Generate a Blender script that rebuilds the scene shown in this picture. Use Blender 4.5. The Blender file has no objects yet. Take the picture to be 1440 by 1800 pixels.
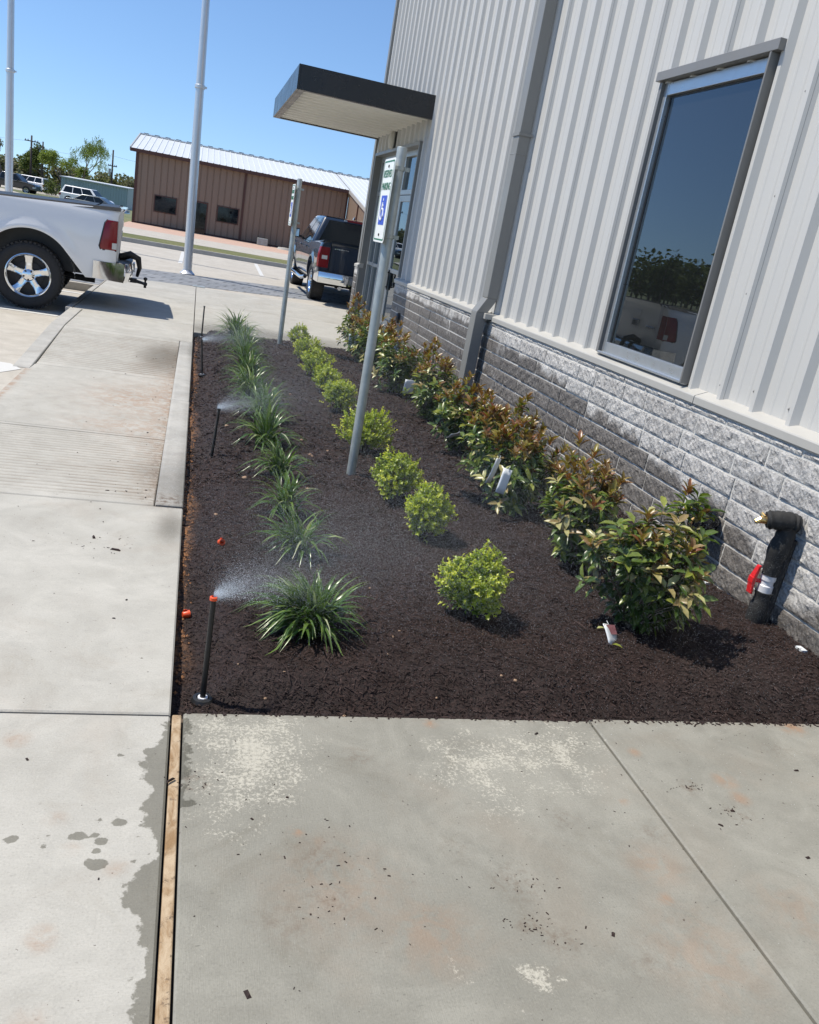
import bpy, bmesh, math, random
import numpy as np
from mathutils import Vector, Matrix
random.seed(7); rng = np.random.default_rng(11)
SC = bpy.context.scene
# ------------------------------------------------------------------ camera
F = 1460.0; CH = 1.6
def _basis():
    y = np.array([354-720, 358-900, F]); y = y/np.linalg.norm(y)
    d = np.array([-115-720, 5500-900, F]); d = d-d.dot(y)*y; d = d/np.linalg.norm(d)
    z = -d; x = np.cross(y, z)
    return np.stack([x, y, z])
RM = _basis()                       # world = RM @ (right, down, forward)
cam_d = bpy.data.cameras.new('camera'); cam = bpy.data.objects.new('camera', cam_d)
SC.collection.objects.link(cam); SC.camera = cam
cam_d.sensor_fit = 'VERTICAL'; cam_d.sensor_height = 36.0; cam_d.lens = 36.0*F/1800
cam_d.clip_start = 0.05; cam_d.clip_end = 4000
M = Matrix.Identity(4)
for i in range(3):
    M[i][0] = RM[i][0]; M[i][1] = -RM[i][1]; M[i][2] = -RM[i][2]
M[2][3] = CH
cam.matrix_world = M
def gnd(px, py, Z=0.0):             # surveyed point on a level surface
    r = RM @ np.array([px-720, py-900, F]); t = (Z-CH)/r[2]
    return (t*r[0], t*r[1])
# ------------------------------------------------------------------ world, sun
SUN = Vector((0.54, -0.14, -1.0)).normalized()
W = bpy.data.worlds.new('World'); SC.world = W; W.use_nodes = True
nt = W.node_tree; bg = nt.nodes['Background']
sky = nt.nodes.new('ShaderNodeTexSky'); sky.sky_type = 'NISHITA'; sky.sun_disc = False
sky.sun_elevation = math.asin(-SUN.z); sky.sun_rotation = math.atan2(-SUN.x, -SUN.y)
sky.altitude = 300; sky.air_density = 1.0; sky.dust_density = 0.0; sky.ozone_density = 7.0
_tc = nt.nodes.new('ShaderNodeTexCoord'); _mp = nt.nodes.new('ShaderNodeMapping'); _mp.inputs['Scale'].default_value = (1, 1, 0.92); _mp.inputs['Location'].default_value = (0, 0, 0.065)
nt.links.new(_tc.outputs['Generated'], _mp.inputs['Vector']); nt.links.new(_mp.outputs[0], sky.inputs[0])
nt.links.new(sky.outputs[0], bg.inputs[0]); bg.inputs[1].default_value = 0.138
sl = bpy.data.lights.new('sun', 'SUN'); sl.energy = 4.7; sl.angle = math.radians(0.55); sl.color = (1.0, 0.93, 0.81)
so = bpy.data.objects.new('sun', sl); SC.collection.objects.link(so)
so.rotation_euler = SUN.to_track_quat('-Z', 'Y').to_euler(); so.location = (-5, 2, 12)
SC.view_settings.view_transform = 'Standard'; SC.view_settings.look = 'None'
SC.view_settings.exposure = 0.22; SC.view_settings.gamma = 1.0
SC.render.engine = 'CYCLES'
try:
    SC.cycles.max_bounces = 7; SC.cycles.transparent_max_bounces = 16
    SC.cycles.caustics_reflective = False; SC.cycles.caustics_refractive = False
    SC.cycles.sample_clamp_indirect = 6; SC.cycles.use_denoising = True
except Exception: pass

# ------------------------------------------------------------------ helpers
COL = SC.collection
def link(o, parent=None):
    COL.objects.link(o)
    if parent is not None: o.parent = parent
    return o
def tag(o, label=None, cat=None, group=None, kind=None):
    if label: o['label'] = label
    if cat: o['category'] = cat
    if group: o['group'] = group
    if kind: o['kind'] = kind
    return o
def thing(name, label, cat, loc=(0, 0, 0), rz=0.0, group=None, scale=1.0):
    o = bpy.data.objects.new(name, None); COL.objects.link(o)
    o.empty_display_size = 0.1; o.location = loc; o.rotation_euler = (0, 0, rz); o.scale = (scale,)*3
    return tag(o, label, cat, group)
def copy_tree(o, parent=None):
    c = o.copy(); COL.objects.link(c); c.parent = parent
    for ch in list(o.children): copy_tree(ch, c)
    return c
def arr_mesh(name, V, faces, mat, parent=None, smooth=False, attrs=None):
    """V (n,3); faces: list of int arrays (m,k)"""
    me = bpy.data.meshes.new(name)
    V = np.asarray(V, dtype=np.float32)
    me.vertices.add(len(V)); me.vertices.foreach_set('co', V.ravel())
    loops = np.concatenate([np.asarray(f).ravel() for f in faces]).astype(np.int32)
    tot = np.concatenate([np.full(len(f), np.asarray(f).shape[1]) for f in faces]).astype(np.int32)
    start = np.concatenate([[0], np.cumsum(tot)[:-1]]).astype(np.int32)
    me.loops.add(len(loops)); me.loops.foreach_set('vertex_index', loops)
    me.polygons.add(len(tot)); me.polygons.foreach_set('loop_start', start); me.polygons.foreach_set('loop_total', tot)
    me.polygons.foreach_set('use_smooth', np.full(len(tot), smooth))
    me.update(calc_edges=True)
    for k, a in (attrs or {}).items():
        at = me.attributes.new(k, 'FLOAT', 'POINT'); at.data.foreach_set('value', np.asarray(a, dtype=np.float32))
    me.materials.append(mat)
    me.validate()
    o = bpy.data.objects.new(name, me); return link(o, parent)
class MB:
    def __init__(s): s.v = []; s.f = []; s.m = []; s.cm = 0
    def add(s, vs, fs):
        b = len(s.v); s.v += [tuple(p) for p in vs]
        s.f += [tuple(b+i for i in f) for f in fs]; s.m += [s.cm]*len(fs); return s
    def mat(s, i): s.cm = i; return s
    def box(s, x0, x1, y0, y1, z0, z1):
        return s.add([(x0,y0,z0),(x1,y0,z0),(x1,y1,z0),(x0,y1,z0),(x0,y0,z1),(x1,y0,z1),(x1,y1,z1),(x0,y1,z1)],
                     [(0,3,2,1),(4,5,6,7),(0,1,5,4),(1,2,6,5),(2,3,7,6),(3,0,4,7)])
    def hull8(s, a, b):            # a,b: two rings of 4 points, b over a
        return s.add(list(a)+list(b), [(3,2,1,0),(4,5,6,7),(0,1,5,4),(1,2,6,5),(2,3,7,6),(3,0,4,7)])
    def tube(s, path, rad, n=10, caps=True):
        P = [Vector(p) for p in path]
        if not isinstance(rad, (list, tuple)): rad = [rad]*len(P)
        rings = []; up = None
        for i, p in enumerate(P):
            d = (P[min(i+1, len(P)-1)]-P[max(i-1, 0)]).normalized()
            if up is None: up = d.orthogonal().normalized()
            up = (up-d*up.dot(d)).normalized(); w = d.cross(up)
            rings.append([p+(up*math.cos(2*math.pi*k/n)+w*math.sin(2*math.pi*k/n))*rad[i] for k in range(n)])
        vs = [q for r in rings for q in r]; fs = []
        for i in range(len(P)-1):
            for k in range(n): fs.append((i*n+k, i*n+(k+1)%n, (i+1)*n+(k+1)%n, (i+1)*n+k))
        if caps: fs.append(tuple(reversed(range(n)))); fs.append(tuple((len(P)-1)*n+k for k in range(n)))
        return s.add(vs, fs)
    def lathe(s, prof, org=(0,0,0), axis=(0,0,1), n=24):
        a = Vector(axis).normalized(); u = a.orthogonal().normalized(); w = a.cross(u); o = Vector(org)
        vs = [o+a*h+(u*math.cos(2*math.pi*k/n)+w*math.sin(2*math.pi*k/n))*r for r, h in prof for k in range(n)]
        fs = [(i*n+k, i*n+(k+1)%n, (i+1)*n+(k+1)%n, (i+1)*n+k) for i in range(len(prof)-1) for k in range(n)]
        return s.add(vs, fs)
    def prism(s, poly, a0, a1, plane='xz'):   # poly in 2d, extruded along the third axis
        def P(p, a):
            return {'xz': (p[0], a, p[1]), 'xy': (p[0], p[1], a), 'yz': (a, p[0], p[1])}[plane]
        n = len(poly)
        vs = [P(p, a0) for p in poly]+[P(p, a1) for p in poly]
        fs = [tuple(range(n)), tuple(reversed(range(n, 2*n)))]+[(i, n+i, n+(i+1)%n, (i+1)%n) for i in range(n)]
        return s.add(vs, fs)
    def grid(s, fn, us, vs_, skip=None):
        vs = [fn(u, v) for u in us for v in vs_]; nv = len(vs_)
        fs = [(i*nv+j, (i+1)*nv+j, (i+1)*nv+j+1, i*nv+j+1) for i in range(len(us)-1) for j in range(nv-1)]
        return s.add(vs, fs)
    def build(s, name, mats, parent=None, smooth=False, bevel=0, seg=2, autosm=None, loc=None, weld=False):
        me = bpy.data.meshes.new(name); me.from_pydata(s.v, [], s.f)
        if not isinstance(mats, (list, tuple)): mats = [mats]
        for m in mats: me.materials.append(m)
        me.polygons.foreach_set('material_index', s.m)
        if len(s.v):
            bm = bmesh.new(); bm.from_mesh(me)
            if weld: bmesh.ops.remove_doubles(bm, verts=bm.verts, dist=1e-5)
            bmesh.ops.recalc_face_normals(bm, faces=bm.faces); bm.to_mesh(me); bm.free()
        me.polygons.foreach_set('use_smooth', [bool(smooth or autosm)]*len(me.polygons))
        if autosm: me.set_sharp_from_angle(angle=math.radians(autosm))
        o = bpy.data.objects.new(name, me); link(o, parent)
        if loc: o.location = loc
        if bevel:
            b = o.modifiers.new('bevel', 'BEVEL'); b.width = bevel; b.segments = seg; b.limit_method = 'ANGLE'; b.angle_limit = math.radians(35)
        return o
def linsp(a, b, n): return [a+(b-a)*i/(n-1) for i in range(n)]
def smooth01(t): t = np.clip(t, 0, 1); return t*t*(3-2*t)

# ------------------------------------------------------------------ materials
class NT:
    def __init__(s, name):
        s.mat = bpy.data.materials.new(name); s.mat.use_nodes = True; s.t = s.mat.node_tree; s.n = s.t.nodes
        s.p = s.n['Principled BSDF']; s.out = s.n['Material Output']
        s.co = s.n.new('ShaderNodeTexCoord').outputs['Object']; s.geo = None
    def L(s, a, b): s.t.links.new(a, b)
    def _in(s, sock, v):
        if hasattr(v, 'is_output') or hasattr(v, 'links'): s.L(v, sock)
        elif isinstance(v, (tuple, list)): sock.default_value = tuple(v)+((1,) if len(v) == 3 and len(sock.default_value) == 4 else ())
        else: sock.default_value = v
    def noise(s, scale, detail=4, rough=0.55, dist=0.0, vec=None, off=None):
        n = s.n.new('ShaderNodeTexNoise'); n.inputs['Scale'].default_value = scale; n.inputs['Detail'].default_value = detail
        n.inputs['Roughness'].default_value = rough; n.inputs['Distortion'].default_value = dist
        s.L(vec if vec is not None else s.co, n.inputs['Vector']); return n.outputs['Fac']
    def scaled(s, sc, loc=(0,0,0), rot=(0,0,0)):
        m = s.n.new('ShaderNodeMapping'); m.inputs['Scale'].default_value = sc; m.inputs['Location'].default_value = loc
        m.inputs['Rotation'].default_value = rot; s.L(s.co, m.inputs['Vector']); return m.outputs[0]
    def math(s, op, a, b=None, clamp=False):
        n = s.n.new('ShaderNodeMath'); n.operation = op; n.use_clamp = clamp; s._in(n.inputs[0], a)
        if b is not None: s._in(n.inputs[1], b)
        return n.outputs[0]
    def ramp(s, fac, a, b, lo=0.0, hi=1.0):
        n = s.n.new('ShaderNodeMapRange'); n.interpolation_type = 'SMOOTHSTEP'; s._in(n.inputs[0], fac)
        n.inputs[1].default_value = a; n.inputs[2].default_value = b; n.inputs[3].default_value = lo; n.inputs[4].default_value = hi
        return n.outputs[0]
    def mix(s, fac, a, b, mode='MIX'):
        n = s.n.new('ShaderNodeMix'); n.data_type = 'RGBA'; n.blend_type = mode
        s._in(n.inputs[0], fac); s._in(n.inputs[6], a); s._in(n.inputs[7], b); return n.outputs[2]
    def attr(s, name):
        n = s.n.new('ShaderNodeAttribute'); n.attribute_name = name; return n.outputs['Fac']
    def bump(s, h, strength=0.3, dist=0.01, prev=None):
        n = s.n.new('ShaderNodeBump'); n.inputs['Strength'].default_value = strength; n.inputs['Distance'].default_value = dist
        s.L(h, n.inputs['Height'])
        if prev is not None: s.L(prev, n.inputs['Normal'])
        return n.outputs[0]
    def set(s, **k):
        names = dict(color='Base Color', rough='Roughness', metal='Metallic', ior='IOR', normal='Normal', spec='Specular IOR Level',
                     coat='Coat Weight', coat_rough='Coat Roughness', trans='Transmission Weight', alpha='Alpha', sss='Subsurface Weight')
        for a, v in k.items(): s._in(s.p.inputs[names[a]], v)
        return s.mat
def simple(name, c, rough=0.5, metal=0.0, var=0.12, scale=6.0, bump=0.0, bscale=60.0, **k):
    m = NT(name); n = m.noise(scale, 5)
    d = tuple(x*(1-var) for x in c); e = tuple(min(1, x*(1+var)) for x in c)
    m.set(color=m.mix(n, d, e), rough=m.ramp(m.noise(scale*2.3, 3), 0.2, 0.8, max(0, rough-0.06), min(1, rough+0.06)), metal=metal, **k)
    if bump: m.set(normal=m.bump(m.noise(bscale, 4), bump, 0.004))
    return m.mat

def mat_concrete(name, a, b, white=(0.47, 0.45, 0.385), wetk=(0.47, 0.465, 0.43), fine=1.0, brush=(1, 14, 1)):
    m = NT(name)
    big = m.noise(1.1, 6, 0.6, 0.4); mid = m.noise(7, 6, 0.65, 0.6); sp = m.noise(160, 3, 0.6)
    br = m.noise(24, 4, 0.6, vec=m.scaled(brush))
    c = m.mix(m.ramp(big, 0.3, 0.7), a, b)
    c = m.mix(m.ramp(mid, 0.35, 0.75, 0, 0.6), c, tuple(x*0.82 for x in a))
    blot = m.noise(2.6, 7, 0.7, 0.9, vec=m.scaled((1, 1, 1), (2.2, 7.7, 0))); c = m.mix(m.ramp(blot, 0.45, 0.7, 0, 0.5), c, tuple(min(.8, x*1.16) for x in b))
    c = m.mix(m.ramp(blot, 0.3, 0.46, 0.45, 0), c, (a[0]*0.78, a[1]*0.74, a[2]*0.68))
    c = m.mix(m.ramp(br, 0.35, 0.7, 0, 0.42), c, tuple(x*0.78 for x in b))
    c = m.mix(m.ramp(sp, 0.5, 0.72, 0, 0.30*fine), c, tuple(x*0.55 for x in a))
    c = m.mix(m.ramp(sp, 0.28, 0.45, 0.22*fine, 0), c, tuple(min(0.8, x*1.3) for x in b))
    pit = m.noise(62, 3, 0.55, 0.3, vec=m.scaled((0.55, 1.3, 1), (3, 8, 0), (0, 0, 0.25)))
    c = m.mix(m.math('MULTIPLY', m.ramp(pit, 0.66, 0.74, 0, 0.55*fine), m.ramp(mid, 0.35, 0.6)), c, tuple(x*0.45 for x in a))
    grit = m.noise(420, 2, 0.6); c = m.mix(m.ramp(grit, 0.35, 0.7, 0, 0.22), c, tuple(x*0.7 for x in b))
    # faint brown stains of the surface itself
    st = m.noise(1.9, 5, 0.6, 1.0, vec=m.scaled((1, 1, 1), (5.2, 1.7, 0)))
    c = m.mix(m.ramp(st, 0.5, 0.74, 0, 0.17), c, (0.27, 0.205, 0.15))
    dots = m.noise(55, 2, 0.5, vec=m.scaled((1, 1, 1), (9, 4, 0)))
    c = m.mix(m.ramp(dots, 0.735, 0.76, 0, 0.8), c, (0.06, 0.045, 0.035))
    # dry crust
    n1 = m.noise(85, 5, 0.75, 0.2); n0 = m.noise(11, 4)
    wv = m.math('ADD', m.attr('white'), m.math('MULTIPLY', m.math('SUBTRACT', n1, 0.5), 3.0))
    wv = m.math('ADD', wv, m.math('MULTIPLY', m.math('SUBTRACT', n0, 0.5), 1.5))
    c = m.mix(m.math('MULTIPLY', m.ramp(wv, 0.45, 0.95, 0, 0.80), m.ramp(m.attr('white'), 0.02, 0.35)), c, m.mix(m.ramp(n1, 0.4, 0.6), tuple(x*0.8 for x in white), white))
    # orange clay stains
    rv = m.math('MULTIPLY', m.attr('rust'), m.ramp(m.noise(14, 5, 0.65, 0.8), 0.33, 0.62))
    c = m.mix(m.math('MINIMUM', m.math('MULTIPLY', rv, 0.75), 0.8), c, (0.30, 0.17, 0.095))
    dv = m.math('MULTIPLY', m.attr('dirt'), m.ramp(m.noise(34, 6, 0.75, 0.3), 0.42, 0.72))
    c = m.mix(m.math('MINIMUM', dv, 0.9), c, (0.115, 0.072, 0.045))
    # general damp and dirt lying in the grooves
    c = m.mix(m.math('MULTIPLY', m.ramp(m.attr('damp'), 0, 1), 0.9), c, m.mix(1.0, c, (0.42, 0.41, 0.39), 'MULTIPLY'))
    c = m.mix(m.math('MULTIPLY', m.attr('groove'), m.ramp(m.noise(5, 4), 0.3, 0.65, 0.35, 0.95)), c, (0.16, 0.125, 0.09))
    # wet
    wt = m.math('ADD', m.attr('wet'), m.math('ADD', m.math('MULTIPLY', m.math('SUBTRACT', m.noise(22, 5, 0.65), 0.5), 1.0), m.math('MULTIPLY', m.math('SUBTRACT', m.noise(7, 3, 0.6), 0.5), 0.8)))
    wm = m.math('MULTIPLY', m.ramp(wt, 0.46, 0.56), m.ramp(m.attr('wet'), 0.02, 0.1))
    c = m.mix(wm, c, m.mix(1.0, c, wetk, 'MULTIPLY'))
    h = m.math('ADD', m.math('MULTIPLY', sp, 0.5), m.math('MULTIPLY', br, 0.8))
    m.set(color=c, rough=m.ramp(wm, 0, 1, 0.86, 0.62), normal=m.bump(h, 0.35, 0.004), spec=0.35)
    return m.mat
M_walk = mat_concrete('sidewalk_concrete', (0.385, 0.375, 0.340), (0.46, 0.448, 0.41), brush=(1, 16, 1))
M_slab = mat_concrete('damp_concrete', (0.207, 0.202, 0.173), (0.292, 0.285, 0.248), brush=(16, 1, 1))
M_lot = mat_concrete('lot_concrete', (0.43, 0.40, 0.35), (0.50, 0.47, 0.415), brush=(1, 10, 1))
M_kerb = mat_concrete('kerb_concrete', (0.34, 0.337, 0.32), (0.46, 0.45, 0.42))

def mat_brick_floor(name, c1, c2, mort, sx):
    m = NT(name); b = m.n.new('ShaderNodeTexBrick'); m.L(m.scaled((1, 1, 1), rot=(0, 0, 0.33)), b.inputs['Vector'])
    b.inputs['Color1'].default_value = c1+(1,); b.inputs['Color2'].default_value = c2+(1,); b.inputs['Mortar'].default_value = mort+(1,)
    b.inputs['Scale'].default_value = sx; b.inputs['Mortar Size'].default_value = 0.022; b.inputs['Brick Width'].default_value = 0.5; b.inputs['Row Height'].default_value = 0.25
    c = m.mix(m.ramp(m.noise(3, 4), 0.3, 0.7, 0, 0.4), b.outputs['Color'], tuple(x*1.2 for x in c1))
    m.set(color=c, rough=0.85, normal=m.bump(b.outputs['Fac'], -0.4, 0.01)); return m.mat
M_paver = mat_brick_floor('grey_pavers', (0.18, 0.195, 0.215), (0.27, 0.28, 0.295), (0.055, 0.055, 0.06), .85)
M_pinkpaver = mat_brick_floor('pink_pavers', (0.46, 0.30, 0.23), (0.52, 0.37, 0.30), (0.36, 0.29, 0.24), 2.0)
M_white_paint = simple('white_line_paint', (0.56, 0.56, 0.54), 0.7, var=0.06, scale=30)
M_joint = simple('joint_dirt', (0.10, 0.075, 0.055), 0.95, var=0.5, scale=30)
M_wood = None
def mat_strip():
    m = NT('fibre_joint_board'); n = m.noise(8, 5, 0.65, 0.8, vec=m.scaled((3, 1, 1))); n2 = m.noise(45, 5, 0.7)
    c = m.mix(m.ramp(n, 0.3, 0.62), (0.25, 0.155, 0.075), (0.44, 0.345, 0.235))
    c = m.mix(m.ramp(n2, 0.55, 0.7, 0, 0.8), c, (0.09, 0.06, 0.04))
    m.set(color=c, rough=0.85, normal=m.bump(n2, 0.6, 0.006)); return m.mat
M_strip = mat_strip()
def mat_grass(name, c1, c2, c3):
    m = NT(name); c = m.mix(m.ramp(m.noise(0.35, 6, 0.65), 0.35, 0.65), c1, c2)
    c = m.mix(m.ramp(m.noise(9, 6, 0.7), 0.5, 0.7, 0, 0.7), c, c3)
    m.set(color=c, rough=0.95, normal=m.bump(m.noise(20, 5), 0.8, 0.05)); return m.mat
M_grass = mat_grass('grass', (0.10, 0.12, 0.035), (0.17, 0.165, 0.065), (0.24, 0.20, 0.10))
M_grassfar = mat_grass('far_grass', (0.11, 0.14, 0.055), (0.17, 0.18, 0.09), (0.25, 0.23, 0.14))

def mat_siding(name, c, dirt=(0.30, 0.28, 0.24)):
    m = NT(name)
    streak = m.noise(2.0, 5, 0.6, vec=m.scaled((3, 3, 0.18)))
    base = m.mix(m.ramp(streak, 0.3, 0.75, 0, 0.3), c, tuple(x*0.90 for x in c))
    m.set(color=base, rough=m.ramp(m.noise(5, 3), 0.3, 0.7, 0.36, 0.48), metal=0.0, normal=m.bump(m.noise(1.6, 2, vec=m.scaled((1, 1, 0.4))), 0.10, 0.02), spec=0.4)
    return m.mat
M_siding = mat_siding('light_siding', (0.535, 0.528, 0.505))
M_sill = mat_siding('sill_metal', (0.44, 0.43, 0.40))
M_taupe = simple('taupe_trim_metal', (0.225, 0.225, 0.215), 0.42, var=0.07, scale=2)
M_darktrim = simple('bronze_trim', (0.055, 0.052, 0.05), 0.42, var=0.1, scale=3)
M_wintrim = simple('grey_window_trim', (0.20, 0.197, 0.19), 0.42, var=0.07, scale=3)
M_alu = simple('clear_aluminium', (0.58, 0.60, 0.61), 0.32, 0.75, var=0.05, scale=9)
M_alu_store = simple('storefront_aluminium', (0.44, 0.46, 0.46), 0.36, 0.5, var=0.06, scale=9)
M_galv = None
def mat_galv():
    m = NT('galvanised_steel'); v = m.n.new('ShaderNodeTexVoronoi'); v.inputs['Scale'].default_value = 40; m.L(m.scaled((1,1,0.6)), v.inputs['Vector'])
    c = m.mix(m.ramp(m.noise(9, 5), 0.3, 0.7), (0.30, 0.335, 0.32), (0.42, 0.455, 0.44))
    c = m.mix(0.25, c, m.mix(v.outputs['Distance'], (0.3, 0.32, 0.32), (0.48, 0.5, 0.5)))
    m.set(color=c, rough=m.ramp(v.outputs['Distance'], 0, 0.6, 0.38, 0.52), metal=0.55); return m.mat
M_galv = mat_galv()
M_flagpole = simple('brushed_flagpole', (0.66, 0.67, 0.68), 0.36, 0.6, var=0.05, scale=5)
M_canopy = simple('dark_canopy_metal', (0.010, 0.013, 0.017), 0.28, 0.0, var=0.08, scale=1.5)
M_soffit = mat_siding('soffit_metal', (0.80, 0.78, 0.72))
M_black = simple('black_plastic', (0.012, 0.012, 0.012), 0.45, var=0.2, scale=20)
M_blackgloss = simple('black_wrap', (0.012, 0.013, 0.016), 0.16, var=0.2, scale=12, bump=0.8, bscale=14)
M_rubber = simple('rubber', (0.020, 0.020, 0.021), 0.75, var=0.2, scale=30)
M_orange = simple('orange_plastic', (0.75, 0.085, 0.02), 0.4, var=0.12, scale=20)
M_red = simple('red_plastic', (0.70, 0.02, 0.025), 0.35, var=0.08, scale=20)
M_pvc = simple('white_pvc', (0.72, 0.73, 0.76), 0.35, var=0.05, scale=20)
M_brass = simple('brass', (0.70, 0.48, 0.20), 0.3, 0.9, var=0.15, scale=40)
M_chrome = simple('chrome', (0.80, 0.81, 0.82), 0.07, 1.0, var=0.03, scale=3)
M_darkmetal = simple('dark_steel', (0.03, 0.03, 0.032), 0.5, 0.4, var=0.2, scale=9)
def mat_paintcar(name, c, met=0.0):
    m = NT(name); m.set(color=m.mix(m.noise(300, 1), tuple(x*0.97 for x in c), c), rough=0.32, metal=met, coat=1.0, coat_rough=0.03); return m.mat
M_carwhite = mat_paintcar('white_car_paint', (0.82, 0.825, 0.83))
M_carblue = mat_paintcar('dark_blue_car_paint', (0.008, 0.020, 0.044), 0.1)
M_carblack = mat_paintcar('black_car_paint', (0.012, 0.013, 0.016), 0.1)
M_cargrey = mat_paintcar('grey_green_car_paint', (0.09, 0.105, 0.11), 0.4)
M_glassdark = simple('tinted_glass', (0.008, 0.011, 0.013), 0.03, var=0.1, scale=2, ior=1.5, spec=0.4)
def mat_lamp():
    m = NT('red_lamp_lens'); s_ = m.noise(3, 2, vec=m.scaled((30, 1, 1)))
    m.set(color=m.mix(s_, (0.15, 0.002, 0.005), (0.27, 0.004, 0.009)), rough=0.22, coat=0.25); return m.mat
M_lamp = mat_lamp()
M_lens = simple('clear_lens', (0.62, 0.62, 0.60), 0.12, var=0.1, scale=30)
def mat_window():
    m = NT('reflective_glass')
    g = m.n.new('ShaderNodeBsdfGlossy'); g.inputs['Roughness'].default_value = 0.012; g.inputs['Color'].default_value = (0.86, 0.93, 1.0, 1)
    t = m.n.new('ShaderNodeBsdfTransparent'); t.inputs['Color'].default_value = (0.36, 0.43, 0.41, 1)
    f = m.n.new('ShaderNodeFresnel'); f.inputs['IOR'].default_value = 1.75
    fm = m.math('ADD', m.math('MULTIPLY', f.outputs[0], 1.0), 0.03, True)
    x = m.n.new('ShaderNodeMixShader'); m.L(fm, x.inputs[0]); m.L(t.outputs[0], x.inputs[1]); m.L(g.outputs[0], x.inputs[2])
    d = m.n.new('ShaderNodeBsdfDiffuse'); d.inputs[0].default_value = (0.55, 0.6, 0.6, 1); x2 = m.n.new('ShaderNodeMixShader'); x2.inputs[0].default_value = 0.016
    m.L(x.outputs[0], x2.inputs[1]); m.L(d.outputs[0], x2.inputs[2]); m.L(x2.outputs[0], m.out.inputs['Surface']); return m.mat
M_glass = mat_window()
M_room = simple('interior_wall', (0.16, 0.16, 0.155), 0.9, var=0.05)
M_jamb = simple('plaster_jamb', (0.62, 0.64, 0.60), 0.8, var=0.05)
def mat_stone():
    m = NT('split_face_stone'); bv = m.attr('blk'); wt = m.attr('wetst')
    n1 = m.noise(16, 6, 0.7, 0.3); n2 = m.noise(70, 5, 0.7); n3 = m.noise(3.0, 3)
    c = m.mix(m.ramp(n1, 0.32, 0.66), (0.25, 0.243, 0.235), (0.52, 0.51, 0.49))
    c = m.mix(m.ramp(n2, 0.40, 0.62, 0, 0.65), c, (0.68, 0.665, 0.64))
    c = m.mix(m.ramp(n2, 0.24, 0.44, 0.6, 0), c, (0.12, 0.118, 0.118))
    c = m.mix(m.math('MULTIPLY', bv, 0.6), c, m.mix(1.0, c, (0.68, 0.67, 0.67), 'MULTIPLY'))
    w = m.ramp(m.math('ADD', wt, m.math('MULTIPLY', m.math('SUBTRACT', n3, 0.5), 2.2)), 0.30, 0.72)
    c = m.mix(w, c, m.mix(1.0, c, (0.32, 0.30, 0.285), 'MULTIPLY'))
    m.set(color=c, rough=m.ramp(w, 0, 1, 0.9, 0.6), normal=m.bump(m.math('ADD', n1, m.math('MULTIPLY', n2, 0.6)), 0.9, 0.012)); return m.mat
M_stone = mat_stone()
def mat_mortar():
    m = NT('mortar'); n = m.noise(40, 5)
    m.set(color=m.mix(n, (0.50, 0.49, 0.46), (0.68, 0.665, 0.63)), rough=0.95, normal=m.bump(n, 0.6, 0.01)); return m.mat
M_mortar = mat_mortar()
def mat_leaf(name, stops, rough=0.35, transl=0.25, spec=0.5):
    m = NT(name); cr = m.n.new('ShaderNodeValToRGB'); m.L(m.attr('tint'), cr.inputs[0])
    el = cr.color_ramp.elements
    while len(el) < len(stops): el.new(0.5)
    for e, (p, c) in zip(el, stops): e.position = p; e.color = c+(1,)
    col = m.mix(m.ramp(m.noise(60, 2), 0.3, 0.7, 0, 0.25), cr.outputs[0], tuple(x*0.5 for x in stops[0][1]))
    m.set(color=col, rough=rough, spec=spec)
    t = m.n.new('ShaderNodeBsdfTranslucent'); m.L(m.mix(1.0, col, (1.5, 1.6, 0.7), 'MULTIPLY'), t.inputs[0])
    x = m.n.new('ShaderNodeMixShader'); x.inputs[0].default_value = transl
    m.L(m.p.outputs[0], x.inputs[1]); m.L(t.outputs[0], x.inputs[2]); m.L(x.outputs[0], m.out.inputs['Surface']); return m.mat
M_lirio = mat_leaf('strap_leaf', [(0, (0.03, 0.07, 0.018)), (0.5, (0.08, 0.15, 0.032)), (0.85, (0.18, 0.26, 0.06)), (1, (0.42, 0.46, 0.28))], 0.27, 0.22)
M_box = mat_leaf('small_leaf', [(0, (0.05, 0.09, 0.012)), (0.45, (0.22, 0.30, 0.022)), (0.8, (0.44, 0.50, 0.035)), (1, (0.60, 0.62, 0.07))], 0.33, 0.30)
M_cley = mat_leaf('glossy_leaf', [(0, (0.035, 0.07, 0.016)), (0.38, (0.095, 0.155, 0.03)), (0.62, (0.27, 0.30, 0.055)), (0.82, (0.20, 0.062, 0.030)), (1, (0.50, 0.51, 0.23))], 0.32, 0.24)
M_twig = simple('twig_bark', (0.10, 0.075, 0.045), 0.85, var=0.3, scale=40)
M_bark = simple('tree_bark', (0.13, 0.105, 0.085), 0.9, var=0.3, scale=8)
M_willow = mat_leaf('willow_leaf', [(0, (0.12, 0.17, 0.04)), (1, (0.30, 0.36, 0.10))], 0.6, 0.3, 0.2)
M_tree1 = mat_leaf('tree_leaf', [(0, (0.05, 0.075, 0.022)), (1, (0.15, 0.19, 0.05))], 0.7, 0.2, 0.2)
M_tree2 = mat_leaf('dry_tree_leaf', [(0, (0.10, 0.10, 0.06)), (1, (0.22, 0.22, 0.12))], 0.7, 0.2, 0.2)
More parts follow.
